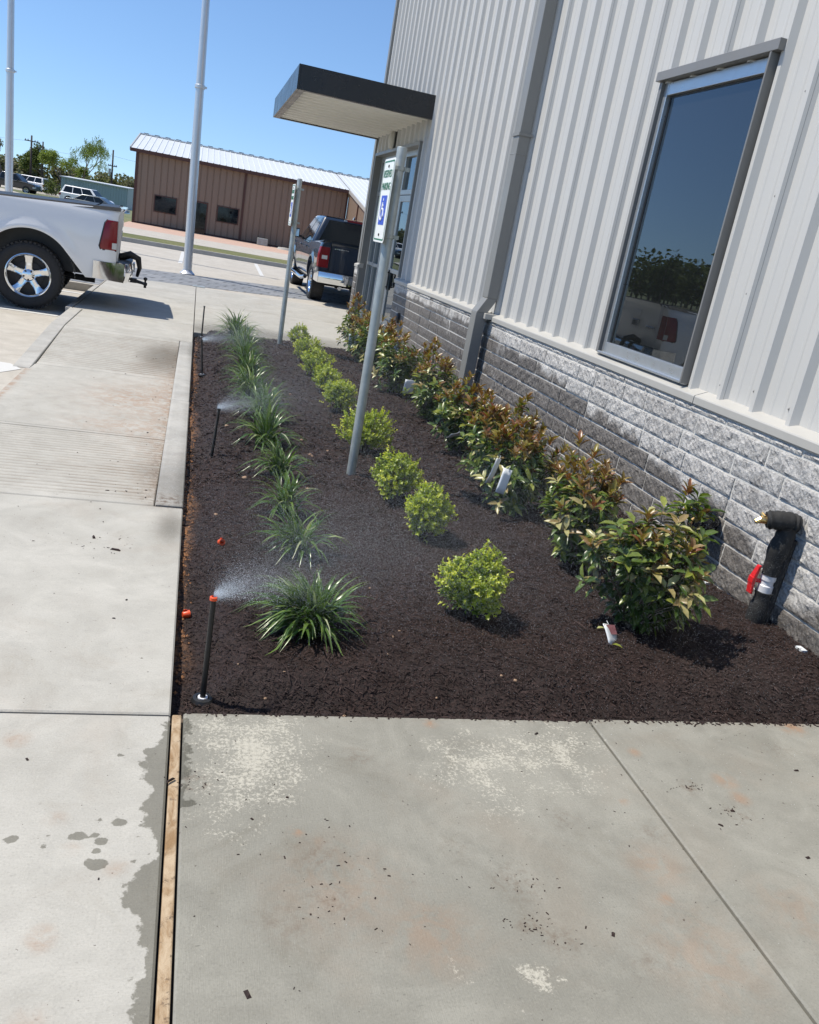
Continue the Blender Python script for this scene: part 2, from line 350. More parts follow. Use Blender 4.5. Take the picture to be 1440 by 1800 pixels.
def mat_mulch(name, dark=1.0):
    m = NT(name); n = m.noise(90, 5, 0.7); b = m.noise(2.2, 3)
    c = m.mix(m.ramp(n, 0.3, 0.75), (0.006, 0.0038, 0.0034), (0.040, 0.020, 0.0165))
    c = m.mix(m.attr('tint'), c, (0.088, 0.052, 0.044))
    b2 = m.noise(0.9, 4, 0.6, vec=m.scaled((1, 1, 1), (4, 2, 0)))
    c = m.mix(m.ramp(b, 0.35, 0.65, 0, 0.35), c, (0.018, 0.012, 0.011))
    c = m.mix(m.ramp(b2, 0.4, 0.62, 0, 0.45), c, m.mix(1.0, c, (1.15, 1.45, 1.65), 'MULTIPLY'))
    c = m.mix(m.math('MULTIPLY', m.attr('soil'), m.ramp(m.noise(30, 5, 0.7), 0.38, 0.6)), c, (0.21, 0.105, 0.05))
    m.set(color=c, rough=0.7, normal=m.bump(n, 0.8, 0.008), spec=0.3); return m.mat
M_mulch = mat_mulch('bark_mulch')
M_brown = mat_siding('brown_siding', (0.25, 0.185, 0.135))
M_browntrim = simple('dark_brown_trim', (0.075, 0.030, 0.020), 0.5, var=0.1, scale=3)
M_roofm = mat_siding('galvalume_roof', (0.62, 0.65, 0.67))
M_shed = mat_siding('pale_shed_metal', (0.30, 0.38, 0.38))
M_pole = simple('creosote_wood', (0.05, 0.04, 0.035), 0.9, var=0.2, scale=3)
M_paper = simple('printed_tag', (0.72, 0.76, 0.78), 0.4, var=0.05, scale=20)
M_green = simple('sign_green', (0.02, 0.16, 0.075), 0.45, var=0.05)
M_blue = simple('sign_blue', (0.03, 0.08, 0.52), 0.45, var=0.05)
M_signw = simple('sign_white', (0.80, 0.82, 0.80), 0.4, var=0.03)
M_pebble = simple('pebble', (0.30, 0.20, 0.13), 0.85, var=0.3, scale=15)
def mat_water():
    m = NT('water_droplets'); m.set(color=(0.88, 0.92, 0.95), rough=0.2, spec=0.8)
    e = m.n.new('ShaderNodeBsdfTranslucent'); e.inputs[0].default_value = (0.9, 0.95, 1, 1)
    x = m.n.new('ShaderNodeMixShader'); x.inputs[0].default_value = 0.5; m.L(m.p.outputs[0], x.inputs[1]); m.L(e.outputs[0], x.inputs[2])
    m.L(x.outputs[0], m.out.inputs['Surface']); return m.mat
M_water = mat_water()

# ------------------------------------------------------------------ terrain
def gz(y):                            # natural ground falls away beyond the brown building
    return float(np.interp(y, [-100, 29, 36, 52, 130, 300, 2500], [-0.3, -0.3, -0.03, -0.06, -0.95, -1.7, -3]))
ys = [-100, -20, 10, 29, 32, 36, 44, 52, 70, 90, 120, 160, 220, 300, 500, 900, 1600, 2500]
xs = [-2500, -800, -300, -120, -60, -30, 0, 30, 60, 120, 300, 800, 2500]
V = [(x, y, gz(y)) for y in ys for x in xs]; nx = len(xs)
Fq = [(j*nx+i, j*nx+i+1, (j+1)*nx+i+1, (j+1)*nx+i) for j in range(len(ys)-1) for i in range(nx-1)]
tag(arr_mesh('ground', V, [np.array(Fq)], M_grassfar), kind='structure')

def in_poly(X, Y, poly):
    c = np.zeros(X.shape, bool); n = len(poly)
    for i in range(n):
        x1, y1 = poly[i]; x2, y2 = poly[(i+1) % n]
        if y1 == y2: continue
        cond = ((y1 > Y) != (y2 > Y)) & (X < (x2-x1)*(Y-y1)/(y2-y1)+x1); c ^= cond
    return c
def sdist(X, Y, poly):
    d = np.full(X.shape, 1e9); n = len(poly)
    for i in range(n):
        x1, y1 = poly[i]; x2, y2 = poly[(i+1) % n]; dx, dy = x2-x1, y2-y1
        t = np.clip(((X-x1)*dx+(Y-y1)*dy)/(dx*dx+dy*dy+1e-12), 0, 1)
        d = np.minimum(d, np.hypot(X-x1-t*dx, Y-y1-t*dy))
    return np.where(in_poly(X, Y, poly), d, -d)
def field_poly(X, Y, pts, soft): return np.clip(0.5+sdist(X, Y, [gnd(*p) for p in pts])/(2*soft), 0, 1)
def field_dot(X, Y, px, py, r, sy=1.0, soft=0.012):
    x, y = gnd(px, py); d = r-np.hypot((X-x), (Y-y)/sy); return np.clip(0.5+d/(2*soft), 0, 1)

def slab_grid(x0, x1, y0, y1, step, zf, fields, skirt=-0.2, stepy=None):
    """slab top as a fine grid with sloping rim and skirt"""
    gx = np.linspace(x0, x1, max(2, int((x1-x0)/step)+1)); gy = np.linspace(y0, y1, max(2, int((y1-y0)/(stepy or step))+1))
    gx = np.concatenate([[x0, x0+0.0], [x0+0.006], gx[1:-1], [x1-0.006], [x1, x1]]); gy = np.concatenate([[y0, y0], [y0+0.006], gy[1:-1], [y1-0.006], [y1, y1]])
    X, Y = np.meshgrid(gx, gy, indexing='ij'); Z = zf(X, Y)
    n, m_ = X.shape
    for sl_ in ((0, slice(None)), (n-1, slice(None)), (slice(None), 0), (slice(None), m_-1)): Z[sl_] = skirt
    for sl_ in ((1, slice(1, m_-1)), (n-2, slice(1, m_-1)), (slice(1, n-1), 1), (slice(1, n-1), m_-2)): Z[sl_] -= 0.005
    idx = np.arange(n*m_).reshape(n, m_)
    F_ = np.stack([idx[:-1, :-1], idx[1:, :-1], idx[1:, 1:], idx[:-1, 1:]], -1).reshape(-1, 4)
    at = {k: f(X, Y).ravel() for k, f in fields.items()}
    return np.stack([X, Y, Z], -1).reshape(-1, 3), F_, at
def join_slabs(name, parts, mat):
    Vs, Fs, off = [], [], 0; keys = sorted({k for p in parts for k in p[2]}); A = {k: [] for k in keys}
    for v, f, a in parts:
        Vs.append(v); Fs.append(f+off); off += len(v)
        for k in keys: A[k].append(a.get(k, np.zeros(len(v))))
    o = arr_mesh(name, np.concatenate(Vs), [np.concatenate(Fs)], mat, attrs={k: np.concatenate(a) for k, a in A.items()})
    return tag(o, kind='structure')

# profile of the left walk: dips to the parking level between two ribbed ramps
def walk_z(X, Y):
    z = np.interp(Y, [-5, 4.52, 6.40, 8.66, 10.5, 30], [0, 0, -0.125, -0.125, 0, 0])
    ribs = ((Y > 4.60) & (Y < 6.34)) | ((Y > 8.74) & (Y < 10.40))
    z = z+np.where(ribs, -0.0035*(1+np.cos(Y*2*math.pi/0.072)), 0)
    return z
wet_left = [(306, 1258), (292, 1275), (272, 1300), (258, 1330), (250, 1362), (266, 1388), (246, 1422), (258, 1452), (274, 1482), (281, 1502),
            (250, 1530), (214, 1562), (206, 1596), (240, 1618), (252, 1640), (255, 1700), (262, 1718), (236, 1722), (230, 1748), (240, 1800), (240, 1860), (300, 1860), (304, 1500), (310, 1258)]
blots = [(20, 1475, .030), (62, 1474, .008), (136, 1470, .026), (213, 1446, .026), (176, 1440, .012), (178, 1478, .024), (168, 1468, .016), (171, 1497, .018), (172, 1519, .036), (158, 1515, .022),
         (210, 1328, .014), (84, 1470, .010), (145, 1510, .010), (77, 1487, .010), (64, 1472, .012), (244, 1470, .010), (260, 1500, .012), (235, 1514, .010), (128, 1473, .014), (150, 1472, .014)]
def f_wet_left(X, Y):
    w = field_poly(X, Y, wet_left, 0.05)
    for px, py, r in blots: w = np.maximum(w, field_dot(X, Y, px, py, r*.72, .8, .016))
    return w
def f_rust_left(X, Y):
    r = field_dot(X, Y, 72, 1650, .022, 1.2, .02)*0.9
    for a in ((205, 1526, .03), (124, 1493, .02), (50, 1797, .04), (100, 1440, .03), (30, 1300, .05)): r = np.maximum(r, 0.5*field_dot(X, Y, a[0], a[1], a[2]*.7, 1, .02))
    return r
def f_rust_kerb(X, Y):
    d = np.clip((0-0.1-X), 0, 5)
    base = np.exp(-d/0.22)*np.interp(Y, [4.4, 4.8, 6.5, 8.3, 9.5, 10.6], [0.0, 0.5, 0.8, 1.0, 0.4, 0.0])
    far = 0.55*np.exp(-((X+0.5)/0.35)**2-((Y-7.6)/0.5)**2)+0.4*np.exp(-((X+0.5)/0.35)**2-((Y-6.6)/0.25)**2)
    edge = 0.9*np.exp(-(np.abs(X+1.43)/0.03)**2)*(Y < 8.4)*(Y > 5.5)
    return np.clip(base*0.75+far+edge, 0, 1.1)
def f_dirt_kerb(X, Y):
    d = np.clip((-0.105-X), 0, 5)
    b = np.exp(-d/0.055)*np.interp(Y, [4.4, 4.7, 6, 9.8, 10.5], [0.0, 1.2, 1.0, 0.9, 0.3])
    return np.clip(b+1.0*np.exp(-((X+0.02)/0.14)**2-((Y-4.62)/0.06)**2), 0, 1.3)
def f_groove(X, Y):
    ribs = ((Y > 4.60) & (Y < 6.34)) | ((Y > 8.74) & (Y < 10.40))
    c = (1+np.cos(Y*2*math.pi/0.072))/2
    return np.where(ribs, c**3, 0)*np.interp(X, [-1.5, -.9, -.3, -.1], [.35, .5, .8, 1.0])
def f_wet_ramp(X, Y):                    # overspray reaches the walk beside the kerb
    return np.clip(0.95*np.exp(-((X+0.22)/0.30)**2-((Y-9.6)/0.7)**2)+0.85*np.exp(-((X-0.0)/0.09)**2-((Y-4.2)/0.25)**2)+0.46*np.exp(-((X+0.12)/0.16)**2-((Y-5.3)/0.35)**2), 0, 1)
G = 0.005
zero = lambda X, Y: 0*X
walk = [slab_grid(-2.2, 0.05, -0.6, 2.46-G, 0.011, walk_z, {'wet': f_wet_left, 'rust': f_rust_left, 'dirt': zero})]
fk = {'rust': f_rust_kerb, 'dirt': f_dirt_kerb, 'damp': f_wet_ramp, 'groove': f_groove}
walk += [slab_grid(-2.2, 0.05, 2.46+G, 4.50-G, 0.02, walk_z, fk),
         slab_grid(-1.45, -0.105, 4.50+G, 6.40-G, 0.03, walk_z, fk, stepy=0.006),
         slab_grid(-1.45, -0.105, 6.40+G, 8.65-G, 0.03, walk_z, fk),
         slab_grid(-1.40, -0.105, 8.65+G, 10.52-G, 0.03, walk_z, fk, stepy=0.006),
         slab_grid(-1.40, 0.045, 10.52+G, 12.1-G, 0.05, walk_z, fk),
         slab_grid(-1.53, 0.045, 12.1+G, 15.05-G, 0.1, walk_z, {'wet': zero}),
         slab_grid(-1.53, 0.045, 15.05+G, 17.9-G, 0.1, walk_z, {'wet': zero})]
join_slabs('sidewalk', walk, M_walk)
# kerb between walk and parking, flaring down at the ramp
def kerbz(X, Y): return np.interp(Y, [8.4, 10.6, 12.2], [-0.122, 0.0, 0.002])
join_slabs('parking_kerb', [slab_grid(-1.56, -1.41, 8.4, 12.1, 0.05, kerbz, {}), slab_grid(-1.62, -1.54, 12.1+G, 15.3, 0.05, lambda X, Y: 0*X+0.002, {})], M_kerb)
# raised kerb between ramp and bed
def kb_z(X, Y):
    return 0.004+0.004*np.sin(Y*9)*0.3-0.012*np.clip((X+0.09)/-0.02, 0, 1)
def f_kd(X, Y): return np.clip(1.1*np.exp(-((Y-4.60)/0.10)**2)+0.15, 0, 1.2)
def f_kw(X, Y): return 0.8* np.clip(0.62*np.exp(-((Y-4.9)/0.5)**2)+0.6*np.exp(-((Y-9.9)/0.5)**2)+0.45*np.exp(-((X-0.04)/0.04)**2), 0, 1)
join_slabs('bed_kerb', [slab_grid(-0.10, 0.05, 4.52, 7.2-G, 0.02, kb_z, {'dirt': f_kd, 'damp': f_kw}, skirt=-0.3),
                        slab_grid(-0.10, 0.048, 7.2+G, 10.49, 0.02, kb_z, {'damp': f_kw, 'dirt': zero}, skirt=-0.3)], M_kerb)
# near damp slabs
wp1 = [(330, 1268), (400, 1262), (500, 1266), (535, 1300), (540, 1345), (500, 1392), (450, 1420), (400, 1450), (378, 1452), (366, 1400), (360, 1350), (338, 1318)]
wp2 = [(748, 1322), (800, 1300), (860, 1296), (1000, 1272), (1040, 1290), (1052, 1345), (1048, 1372), (940, 1375), (912, 1400), (880, 1440), (862, 1410), (820, 1386), (770, 1372)]
wp3 = [(780, 1678), (795, 1674), (812, 1712), (860, 1742), (905, 1770), (935, 1786), (900, 1778), (850, 1752), (800, 1722)]
wp4 = [(910, 1699), (955, 1698), (968, 1725), (973, 1748), (945, 1745), (925, 1722)]
wp5 = [(335, 1620), (360, 1600), (368, 1640), (350, 1700), (322, 1710)]
def f_white_near(X, Y):
    w = np.maximum(0.88*field_poly(X, Y, wp1, 0.16), 0.76*field_poly(X, Y, wp2, 0.20))
    w = np.maximum(w, 0.50*field_poly(X, Y, wp3, 0.02)+0.0); w = np.maximum(w, 1.0*field_poly(X, Y, wp4, 0.02)); w = np.maximum(w, 0.46*field_poly(X, Y, wp5, 0.05))
    w = np.maximum(w, field_dot(X, Y, 987, 1723, .011))
    return w
def f_rust_near(X, Y):
    r = 0*X
    for px, py, a, s in ((1390, 1277, .05, 1), (522, 1461, .018, 1), (757, 1272, .02, 1), (1098, 1410, .014, 1), (1115, 1322, .02, .8), (1275, 1372, .035, .8), (1300, 1403, .03, .7), (1150, 1520, .07, .4), (1240, 1680, .13, .35),
                         (760, 1640, .1, .4), (560, 1480, .02, .3), (1170, 1580, .02, .7), (1400, 1600, .1, .3), (600, 1560, .15, .3)):
        r = np.maximum(r, s*field_dot(X, Y, px, py, a, 1, a*0.7))
    return r
def f_dirt_near(X, Y):
    r = 0*X
    for px, py, a, s in ((345, 1375, .035, .9), (630, 1330, .04, .6), (1212, 1384, .03, .9), (905, 1550, .05, .8), (930, 1625, .03, .8), (985, 1650, .04, .7), (560, 1505, .05, .6), (585, 1580, .05, .6), (1140, 1690, .06, .4),
                         (1300, 1430, .04, .7), (1370, 1320, .05, .5), (1150, 1465, .05, .5), (990, 1440, .04, .5), (800, 1490, .04, .4), (500, 1620, .06, .45)):
        r = np.maximum(r, s*field_dot(X, Y, px, py, a, 1, a*0.9))
    r = np.maximum(r, 0.75*np.exp(-np.clip(2.475-Y, 0, 9)/0.018)); return r
f_wet_near = lambda X, Y: np.clip(0.60*np.exp(-np.clip(X-0.09, 0, 9)/0.08)*(Y < 2.45)*(Y > 2.0), 0, 1)
nf = {'white': f_white_near, 'rust': f_rust_near, 'dirt': f_dirt_near, 'wet': f_wet_near}
join_slabs('near_path', [slab_grid(0.092, 1.594, -0.6, 2.475, 0.0105, zero, nf), slab_grid(1.604, 3.09, -0.6, 2.49, 0.0105, zero, nf)], M_slab)
sb = MB(); sb.box(0.056, 0.086, -0.6, 2.47, -0.1, -0.006)
st = sb.build('expansion_joint', M_strip, bevel=0.004); tag(st, 'tan fibre board strip set in the gap between light walk and damp slab', 'joint strip')
# entrance slab, lots
ent = [slab_grid(0.055, 3.2, 15.05+G, 17.9-G, 0.1, zero, {'wet': zero})]
def f_wet_ent(X, Y): return np.clip(0.9*np.exp(-((X-1.3)/1.5)**2-((Y-12.1)/0.75)**2)+0.5*np.exp(-((X-0.3)/0.4)**2-((Y-11.7)/0.4)**2), 0, 1)
ent += [slab_grid(0.055, 3.2, 11.45, 15.05-G, 0.05, lambda X, Y: -0.0+0*X, {'damp': f_wet_ent, 'wet': zero})]
join_slabs('entrance_slab', ent, M_walk)
def flat(name, polys, z, mat, thick=0.3, kind='structure'):
    mb = MB()
    for p in polys: mb.prism(p, z-thick, z, 'xy')
    return tag(mb.build(name, mat), kind=kind)
flat('parking_lot', [[(-40, -12), (-1.6, -12), (-1.6, 4.47), (-1.447, 4.51), (-1.445, 8.4), (-1.56, 8.4), (-1.56, 12.0), (-1.615, 12.0), (-1.615, 15.32), (-40, 15.32)]], -0.130, M_lot, 0.25)
flat('upper_lot', [[(-40, 15.36), (-1.545, 15.36), (-1.545, 17.91), (30, 17.91), (30, 30.2), (-40, 30.2)]], -0.004, M_lot, 0.2)
flat('paver_band', [[(-16, 15.5), (-1.56, 15.5), (-1.56, 17.0), (-1.05, 17.62), (1.7, 18.68), (4.2, 19.7), (4.2, 22.4), (1.9, 21.5), (-1.4, 20.2), (-16, 19.0)]], 0.001, M_paver, 0.15)
flat('joint_bed', [[(-2.0, -0.7), (3.3, -0.7), (3.3, 2.49), (0.05, 2.49), (0.05, 4.3), (-2.0, 4.3)]], -0.035, M_joint, 0.05)
flat('joint_bed', [[(-1.6, 4.3), (0.03, 4.3), (0.03, 4.65), (-1.44, 4.65), (-1.44, 4.5), (-1.6, 4.5)]], -0.03, M_joint, 0.05)
flat('joint_bed', [[(-1.5, 6.2), (-0.12, 6.2), (-0.12, 8.8), (-1.5, 8.8)]], -0.15, M_joint, 0.05)
flat('joint_bed', [[(-1.5, 10.3), (0.047, 10.3), (0.047, 12.5), (0.2, 12.5), (0.2, 17.85), (-1.5, 17.85)], [(0.2, 12.5), (3.1, 12.5), (3.1, 17.85), (0.2, 17.85)]], -0.025, M_joint, 0.05)
# painted marks
pm = MB()
for a, b, c_, d in ((-12, -1.70, 11.98, 12.09), (-12, -1.70, 14.88, 14.99)): pm.prism([(a, c_), (b, c_), (b, d), (a, d)], -0.128, -0.126, 'xy')
pm.prism([(-3.5, 7.9), (-1.63, 8.0), (-1.47, 8.32), (-1.60, 8.52), (-3.5, 8.75)], -0.128, -0.126, 'xy')
for x0, x1, y0, y1 in ((-0.49, -0.46, 24.1, 29.9), (1.9, 1.75, 24.4, 29.9), (4.3, 4.15, 24.4, 29.9), (-2.9, -2.85, 24.1, 29.9), (-5.3, -5.25, 24.1, 29.9)):
    pm.prism([(x0, y1), (x0+0.11, y1), (x1+0.11, y0), (x1, y0)], -0.002, 0.0, 'xy')
tag(pm.build('painted_lines', M_white_paint), kind='structure')
flat('far_kerb', [[(-40, 30.2), (30, 30.2), (30, 30.4), (-40, 30.4)]], 0.13, M_kerb, 0.4)
flat('grass_strip', [[(-40, 30.4), (30, 30.4), (30, 33.4), (-40, 33.4)]], 0.125, M_grass, 0.4)
flat('far_path', [[(-40, 33.4), (30, 33.4), (30, 39.2), (-40, 39.2)]], 0.13, M_lot, 0.4)
flat('paver_apron', [[(-3.6, 39.2), (30, 39.2), (30, 49), (-3.6, 49)]], 0.06, M_pinkpaver, 0.3)
def sheet(name, pts, mat, dz):
    mb = MB(); mb.add([(x, y, gz(y)+dz) for x, y in pts], [tuple(range(len(pts)))]); return tag(mb.build(name, mat), kind='structure')
dr = MB()
ysd = [39.2, 44, 52, 70, 90, 125]; xl = [-40, -40, -42, -44, -46, -52]; xr = [-3.6, -3.6, -6, -9, -16, -26]
dr.add([(xl[i], y, gz(y)+0.12 if y < 53 else gz(y)+0.05) for i, y in enumerate(ysd)]+[(xr[i], y, gz(y)+0.12 if y < 53 else gz(y)+0.05) for i, y in enumerate(ysd)],
       [(i, 6+i, 7+i, i+1) for i in range(5)])
tag(dr.build('concrete_drive', M_lot), kind='structure')
dr = MB(); ysd = [126, 140, 150, 160]
dr.add([(-75, y, gz(y)+0.06) for y in ysd]+[(14, y, gz(y)+0.06) for y in ysd], [(i, 4+i, 5+i, i+1) for i in range(3)])
tag(dr.build('far_road', M_lot), kind='structure')

# ------------------------------------------------------------------ planting bed
_ph = rng.uniform(0, 6.28, 24)
def mz(x, y):
    x = np.asarray(x, float); y = np.asarray(y, float)
    e = np.minimum(np.minimum((x-0.06), (y-2.5)*1.0), 0.5); e = np.minimum(e, np.maximum(12-y, 0)*0.6)
    z = -0.055+0.085*smooth01(e/0.28)
    z += 0.016*np.sin(3.1*x+_ph[0])*np.cos(2.3*y+_ph[1])+0.010*np.sin(7*x+_ph[2]+2*y)*np.cos(9*y+_ph[3])
    z += 0.006*np.sin(23*x+_ph[4]+3*np.sin(5*y))*np.cos(21*y+_ph[5])+0.003*np.sin(47*x+_ph[6]+4*np.sin(9*y))*np.cos(51*y+_ph[7]+2*np.sin(8*x))
    return z
def far_edge(x): return 11.55+0.2*x
gx = np.linspace(0.052, 3.14, 150); gt = np.linspace(0, 1, 420)
X, T = np.meshgrid(gx, gt, indexing='ij'); Y = 2.478+(T**1.25)*(far_edge(X)-2.478); Z = mz(X, Y)+rng.normal(0, 0.0022, X.shape)
idx = np.arange(X.size).reshape(X.shape)
Fb = np.stack([idx[:-1, :-1], idx[1:, :-1], idx[1:, 1:], idx[:-1, 1:]], -1).reshape(-1, 4)
def soil(X, Y):
    w = 0.045+0.025*np.sin(Y*3.1)+0.015*np.sin(Y*11+1)
    return np.clip(1.25-(X-0.055)/np.maximum(w, 0.02)*1.0, 0, 1)*np.clip((Y-2.75)/0.25, 0, 1)
tag(arr_mesh('mulch_bed', np.stack([X, Y, Z], -1).reshape(-1, 3), [Fb], M_mulch, smooth=True, attrs={'tint': 0*X.ravel(), 'soil': soil(X, Y).ravel()}), kind='structure')
def shreds(n, ylo, yhi, pw, lmin, lmax, wmin, wmax):
    x = rng.uniform(0.06, 3.13, n); y = ylo+(yhi-ylo)*rng.uniform(0, 1, n)**pw
    keep = (y < far_edge(x)-0.02) & (rng.uniform(0, 1, n) > 0.75*soil(x, y)); x, y = x[keep], y[keep]; n = len(x)
    yaw = rng.uniform(0, math.pi*2, n); pit = rng.normal(0, 0.28, n); L = rng.uniform(lmin, lmax, n)*rng.uniform(0.5, 1, n); Wd = rng.uniform(wmin, wmax, n); rol = rng.normal(0, 0.6, n)
    D = np.stack([np.cos(yaw)*np.cos(pit), np.sin(yaw)*np.cos(pit), np.sin(pit)], -1)
    S = np.stack([-np.sin(yaw)*np.cos(rol), np.cos(yaw)*np.cos(rol), np.sin(rol)], -1)
    C = np.stack([x, y, mz(x, y)+rng.uniform(0.000, 0.010, n)], -1); bend = rng.uniform(0.0, 0.18, n)
    up = np.array([0, 0, 1.0])
    P = []
    for t, w in ((-0.5, 0.35), (0, 0.5), (0.5, 0.25)):
        c = C+D*(t*L)[:, None]+up*((0.25-t*t)*bend*L*1.0)[:, None]
        P += [c-S*(w*Wd)[:, None], c+S*(w*Wd)[:, None]]
    V = np.stack(P, 1).reshape(-1, 3); b = (np.arange(n)*6)[:, None]
    Q = np.concatenate([b+np.array([[0, 1, 3, 2]]), b+np.array([[2, 3, 5, 4]])])
    tint = np.repeat(np.clip(rng.beta(1.0, 3.0, n), 0, 1), 6)
    return V, Q, tint
parts = [shreds(85000, 2.49, 5.2, 1.15, 0.008, 0.034, 0.0015, 0.0048), shreds(46000, 5.0, 12.1, 1.2, 0.02, 0.06, 0.004, 0.010), shreds(3000, 2.49, 7, 1.2, 0.04, 0.09, 0.003, 0.007)]
off = 0; VV, QQ, TT = [], [], []
for v, q, t in parts: VV.append(v); QQ.append(q+off); TT.append(t); off += len(v)
VV = np.concatenate(VV)
tag(arr_mesh('mulch_shreds', VV, [np.concatenate(QQ)], M_mulch, attrs={'tint': np.concatenate(TT), 'soil': 0*VV[:, 0]}), 'dark brown shredded bark mulch covering the planting bed', 'mulch', kind='stuff')
# crumbs of mulch scattered on the concrete
def crumbs(n, f):
    V, Q = [], []
    for i in range(n):
        x, y, z, s = f(); a = random.random()*6.28; l = s*random.uniform(1, 2.6); w = s*random.uniform(0.5, 1); c, d = math.cos(a), math.sin(a); b = len(V)
        for u, v_, h in ((-l, -w, 0), (l, -w, 0), (l, w, 0), (-l, w, 0), (-l*.6, -w*.5, s*.8), (l*.7, -w*.4, s*.7), (l*.5, w*.5, s*.8), (-l*.7, w*.6, s*.6)):
            V.append((x+u*c-v_*d, y+u*d+v_*c, z+h+0.0005))
        Q += [(b, b+1, b+5, b+4), (b+1, b+2, b+6, b+5), (b+2, b+3, b+7, b+6), (b+3, b, b+4, b+7), (b+4, b+5, b+6, b+7)]
    return V, Q
spots_ = [(345, 1375, 30, .05), (905, 1550, 34, .06), (930, 1625, 14, .04), (985, 1650, 14, .04), (1212, 1384, 26, .03), (1300, 1430, 16, .05), (560, 1500, 16, .1), (160, 955, 60, .16), (590, 1590, 14, .08)]
def place_near():
    r = random.random()**1.25
    if r < 0.35:
        px, py, n, s = random.choice(spots_); x, y = gnd(px, py); x += random.gauss(0, s); y += random.gauss(0, s*0.6); sz = random.uniform(.0009, .0024)
    elif r < 0.75: x = random.uniform(0.1, 3.0); y = 2.47-abs(random.gauss(0, .6)); sz = random.uniform(.0007, .0018)
    elif r < 0.9: x = -0.12-abs(random.gauss(0, .25)); y = random.uniform(3, 10); sz = random.uniform(.002, .005)
    else: x = random.uniform(-1.3, 0.04); y = random.uniform(1.2, 7); sz = random.uniform(.001, .003)
    z = float(walk_z(np.array(x), np.array(y)))+0.001 if x < 0.04 else 0.0
    return x, y, z, sz
V, Q = crumbs(430, place_near)
for _k in range(420):
    v, q = crumbs(1, lambda: (random.uniform(.1, 3.05), 2.482-abs(random.gauss(0, .009)), .0, random.uniform(.0015, .005))); b = len(V); V += v; Q += [tuple(b+i for i in f) for f in q]
for px, py, s in ((943, 1290, .006), (1078, 1643, .005), (435, 1748, .006), (300, 1372, .007), (505, 1402, .004), (443, 1440, .004), (1400, 1355, .006), (1420, 1508, .005), (1267, 1451, .005), (1288, 1426, .005), (48, 1335, .004), (165, 945, .012), (203, 967, .010), (1315, 1273, .006)):
    x, y = gnd(px, py); b = len(V)
    v, q = crumbs(1, lambda: (x, y, 0.0, s)); V += v; Q += [tuple(b+i for i in f) for f in q]
tag(arr_mesh('mulch_crumbs', V, [np.array(Q)], M_mulch, attrs={'tint': np.zeros(len(V))+0.2, 'soil': np.zeros(len(V))}), 'dark bits of mulch scattered over the concrete', 'debris', kind='stuff')

# ------------------------------------------------------------------ leaves
LT = np.array([(0, 0, 0), (.33, -.5, .10), (.33, 0, 0), (.33, .5, .10), (.70, -.40, .03), (.70, 0, -.07), (.70, .40, .03), (1, 0, -.18)])
LQ = np.array([(1, 2, 5, 4), (2, 3, 6, 5)]); LTr = np.array([(0, 2, 1), (0, 3, 2), (4, 5, 7), (5, 6, 7)])
def leaf_mesh(name, P, D, N, L, Wd, tint, mat, parent=None, smooth=True):
    P, D, N = map(lambda a: np.asarray(a, float), (P, D, N)); L = np.asarray(L, float); Wd = np.asarray(Wd, float)
    D /= np.linalg.norm(D, axis=1)[:, None]+1e-9; N = N-(N*D).sum(1)[:, None]*D; N /= np.linalg.norm(N, axis=1)[:, None]+1e-9; S = np.cross(D, N)
    V = P[:, None, :]+D[:, None, :]*(LT[None, :, 0:1]*L[:, None, None])+S[:, None, :]*(LT[None, :, 1:2]*Wd[:, None, None])+N[:, None, :]*(LT[None, :, 2:3]*L[:, None, None])
    n = len(P); b = (np.arange(n)*8)[:, None, None]
    return arr_mesh(name, V.reshape(-1, 3), [(b+LQ[None]).reshape(-1, 4), (b+LTr[None]).reshape(-1, 3)], mat, parent, smooth, {'tint': np.repeat(tint, 8)})
def unit(n):
    v = rng.normal(0, 1, (n, 3)); return v/np.linalg.norm(v, axis=1)[:, None]
def ordw(i, n):
    w = ['nearest', 'second', 'third', 'fourth', 'fifth', 'sixth', 'seventh', 'eighth', 'ninth', 'tenth', 'eleventh', 'twelfth']
    return 'farthest' if i == n-1 else w[i]

